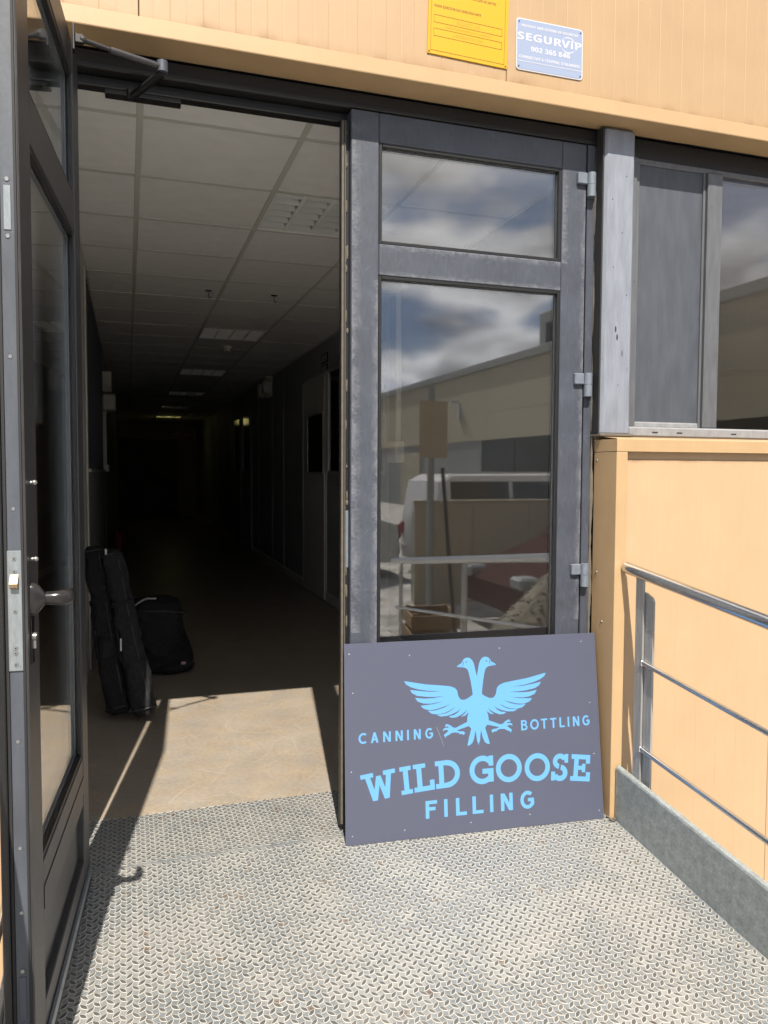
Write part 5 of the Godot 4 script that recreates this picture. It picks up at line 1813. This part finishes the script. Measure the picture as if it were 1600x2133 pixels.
func build_yard() -> void:
	var G := -0.6
	# long opposite wing: its wall runs away from the facade
	var w := thing("warehouse", "long low beige warehouse across the yard, mirrored in the door glass", "building")
	var X := 14.0
	var zz := 10.0
	while zz < 62.0:
		for q in [[2.66, 3.79], [3.80, 5.9]]:
			bx("wall_panel", V(X, q[0], zz + 0.012), V(X + 0.2, q[1], zz + 5.988), M.far_wall, w)
		zz += 6.0
	bx("roof_edge", V(X - 0.12, 5.68, 9.9), V(X + 12, 6.0, 64), M.far_grey, w, 0.02)
	bx("grey_wall", V(X + 0.05, G, 28.6), V(X + 0.25, 2.655, 64), M.far_grey, w)
	bx("grey_wall", V(X + 0.05, G, 10), V(X + 0.25, 1.3, 28.6), M.far_grey, w)
	for k in 6:
		bx("window", V(X + 0.08, 1.3, 10.1 + k * 3.1), V(X + 0.2, 2.655, 13.1 + k * 3.1), M.far_dark, w)
	bx("gate", V(X - 0.02, G, 36.0), V(X + 0.049, 2.3, 39.0), M.far_wall, w)
	bx("gable", V(X + 0.3, G, 9.95), V(X + 11.9, 5.9, 63.9), M.far_grey, w)
	var wl := thing("wall_lamp", "small lamp on a bracket high on the beige warehouse wall", "wall lamp", "", V(X, 4.15, 30.8))
	bx("bracket", V(-0.12, -0.5, -0.08), V(-0.001, 0.3, 0.08), M.sign_white, wl, 0.01)
	bx("arm", V(-0.5, 0.3, -0.05), V(-0.1, 0.42, 0.05), M.sign_white, wl, 0.02)
	var ac := thing("cooling_tower", "grey cooling tower on the roof edge of the warehouse", "cooling unit", "", V(X + 1.6, 5.95, 22.6))
	bx("casing", V(-1.1, 0, -1.9), V(1.1, 1.5, 1.9), M.far_grey, ac, 0.08)
	bx("inlet", V(-1.13, 0.15, -1.0), V(-1.101, 1.0, 1.3), M.far_dark, ac)
	var b := MB.new()
	b.cyl(V(0, 1.5, -0.5), V(0, 2.0, -0.5), 1.05, 1.0, 24)
	put("fan_stack", b, M.far_grey, ac)
	tree(V(17, G, 66), 10.5, 4.0, 5, "bushy green tree past the end of the warehouse, nearer its wall")
	tree(V(12.5, G, 72), 10.5, 4.5, 6, "bushy green tree past the end of the warehouse, nearer the yard")
	var v := thing("van", "white van parked side-on in the yard behind the beige screen", "van", "", V(6.72, G, 10.5), PI)
	make_car(v, M.car_white, 5.0, 1.85, 1.86, true)
	var c1 := thing("parked_car", "silver car parked beside the white van", "car", "", V(1.75, G, 11.2))
	make_car(c1, M.car_silver, 4.3, 1.75, 1.72, false)
	var c2 := thing("parked_car", "dark red car parked in front of the beige screen", "car", "", V(5.5, G, 5.7))
	make_car(c2, M.car_red, 4.3, 1.76, 1.75, false)
	var en := thing("metal_screen", "beige sheet metal screen with panel joints standing in the yard", "screen")
	for k in 5:
		bx("panel", V(3.12 + k * 0.9, G, 7.6), V(4.012 + k * 0.9, 0.84, 7.66), M.far_wall, en)
	for k in 3:
		bx("stay", V(3.2 + k * 2.0, G, 7.67), V(3.26 + k * 2.0, 0.7, 7.95), M.galv, en)
	bx("top_rail", V(3.10, 0.842, 7.585), V(7.62, 0.885, 7.675), M.far_wall, en, 0.01)
	# gravel heap
	var gr := MB.new()
	var f := noise(2.0, 3, 33)
	var rr := RandomNumberGenerator.new()
	rr.seed = 12
	for i in 30:
		for k in 30:
			var q := []
			for e in [[i, k], [i + 1, k], [i + 1, k + 1], [i, k + 1]]:
				var x: float = (e[0] / 30.0 - 0.5) * 4.4
				var z: float = (e[1] / 30.0 - 0.5) * 1.9
				var d := Vector2(x / 2.2, z / 0.95).length()
				q.append(V(4.2 + x, G + maxf(-0.05, 1.95 * (1.0 - d)) + 0.07 * f.get_noise_2d(x * 3, z * 3) * maxf(0.0, 1.0 - d), 3.75 + z))
			gr.quad(q[0], q[1], q[2], q[3], Vector3.UP)
	for i in 2600:
		var x := rr.randf_range(-2.1, 2.1)
		var z := rr.randf_range(-0.9, 0.9)
		var d := Vector2(x / 2.2, z / 0.95).length()
		if d < 0.97:
			var s := rr.randf_range(0.008, 0.022)
			gr.ball(V(4.2 + x, G + 1.95 * (1.0 - d) + 0.005, 3.75 + z), V(s, s * 0.7, s * 1.1), 5, 3)
	var go := put("gravel_heap", gr, M.gravel)
	tag(go, "heap of pale gravel beside the ramp, mirrored low in the door glass", "gravel heap")
	go.set_meta("kind", "stuff")
	var cr := thing("crate", "small open timber crate by the gravel heap", "crate", "", V(1.68, G, 3.35), 0.2)
	for y in [0.02, 0.17, 0.32, 0.47, 0.62]:
		for s in [-1.0, 1.0]:
			bx("slat", V(-0.2, y, s * 0.24 - 0.01), V(0.2, y + 0.11, s * 0.24 + 0.01), M.timber, cr, 0.002)
			bx("slat", V(s * 0.19 - 0.01, y, -0.228), V(s * 0.19 + 0.01, y + 0.11, 0.228), M.timber, cr, 0.002)
	for s in [[-1, -1], [1, -1], [1, 1], [-1, 1]]:
		bx("corner_post", V(s[0] * 0.16 - 0.02, 0, s[1] * 0.208 - 0.02), V(s[0] * 0.16 + 0.02, 0.745, s[1] * 0.208 + 0.02), M.timber, cr, 0.002)
	bx("base_board", V(-0.17, 0.0, -0.22), V(0.17, 0.02, 0.22), M.timber, cr)
	var po := thing("sign_post", "grey post with a beige plate facing away, standing in the yard", "sign post", "", V(2.72, G, 6.0))
	b = MB.new()
	b.cyl(V(0, 0, 0), V(0, 2.92, 0), 0.045, 0.045, 14)
	put("post", b, M.galv, po)
	bx("plate", V(-0.17, 2.05, -0.06), V(0.19, 2.72, -0.05), M.far_wall, po, 0.003)
	var sk := thing("stake", "thin dark rod standing aslant beside the timber crate", "rod", "", V(1.78, G, 2.95))
	b = MB.new()
	b.cyl(V(0, 0, 0), V(-0.12, 1.92, 0.12), 0.017, 0.015, 10)
	put("rod", b, M.rubber, sk)
	# a low parapet closes the far side of the yard
	var fw := thing("boundary_wall", "low grey boundary wall along the far side of the yard", "wall")
	for k in 12:
		bx("block", V(-60 + k * 6.0, G, 70), V(-54.02 + k * 6.0, 1.4, 70.3), M.far_grey, fw)
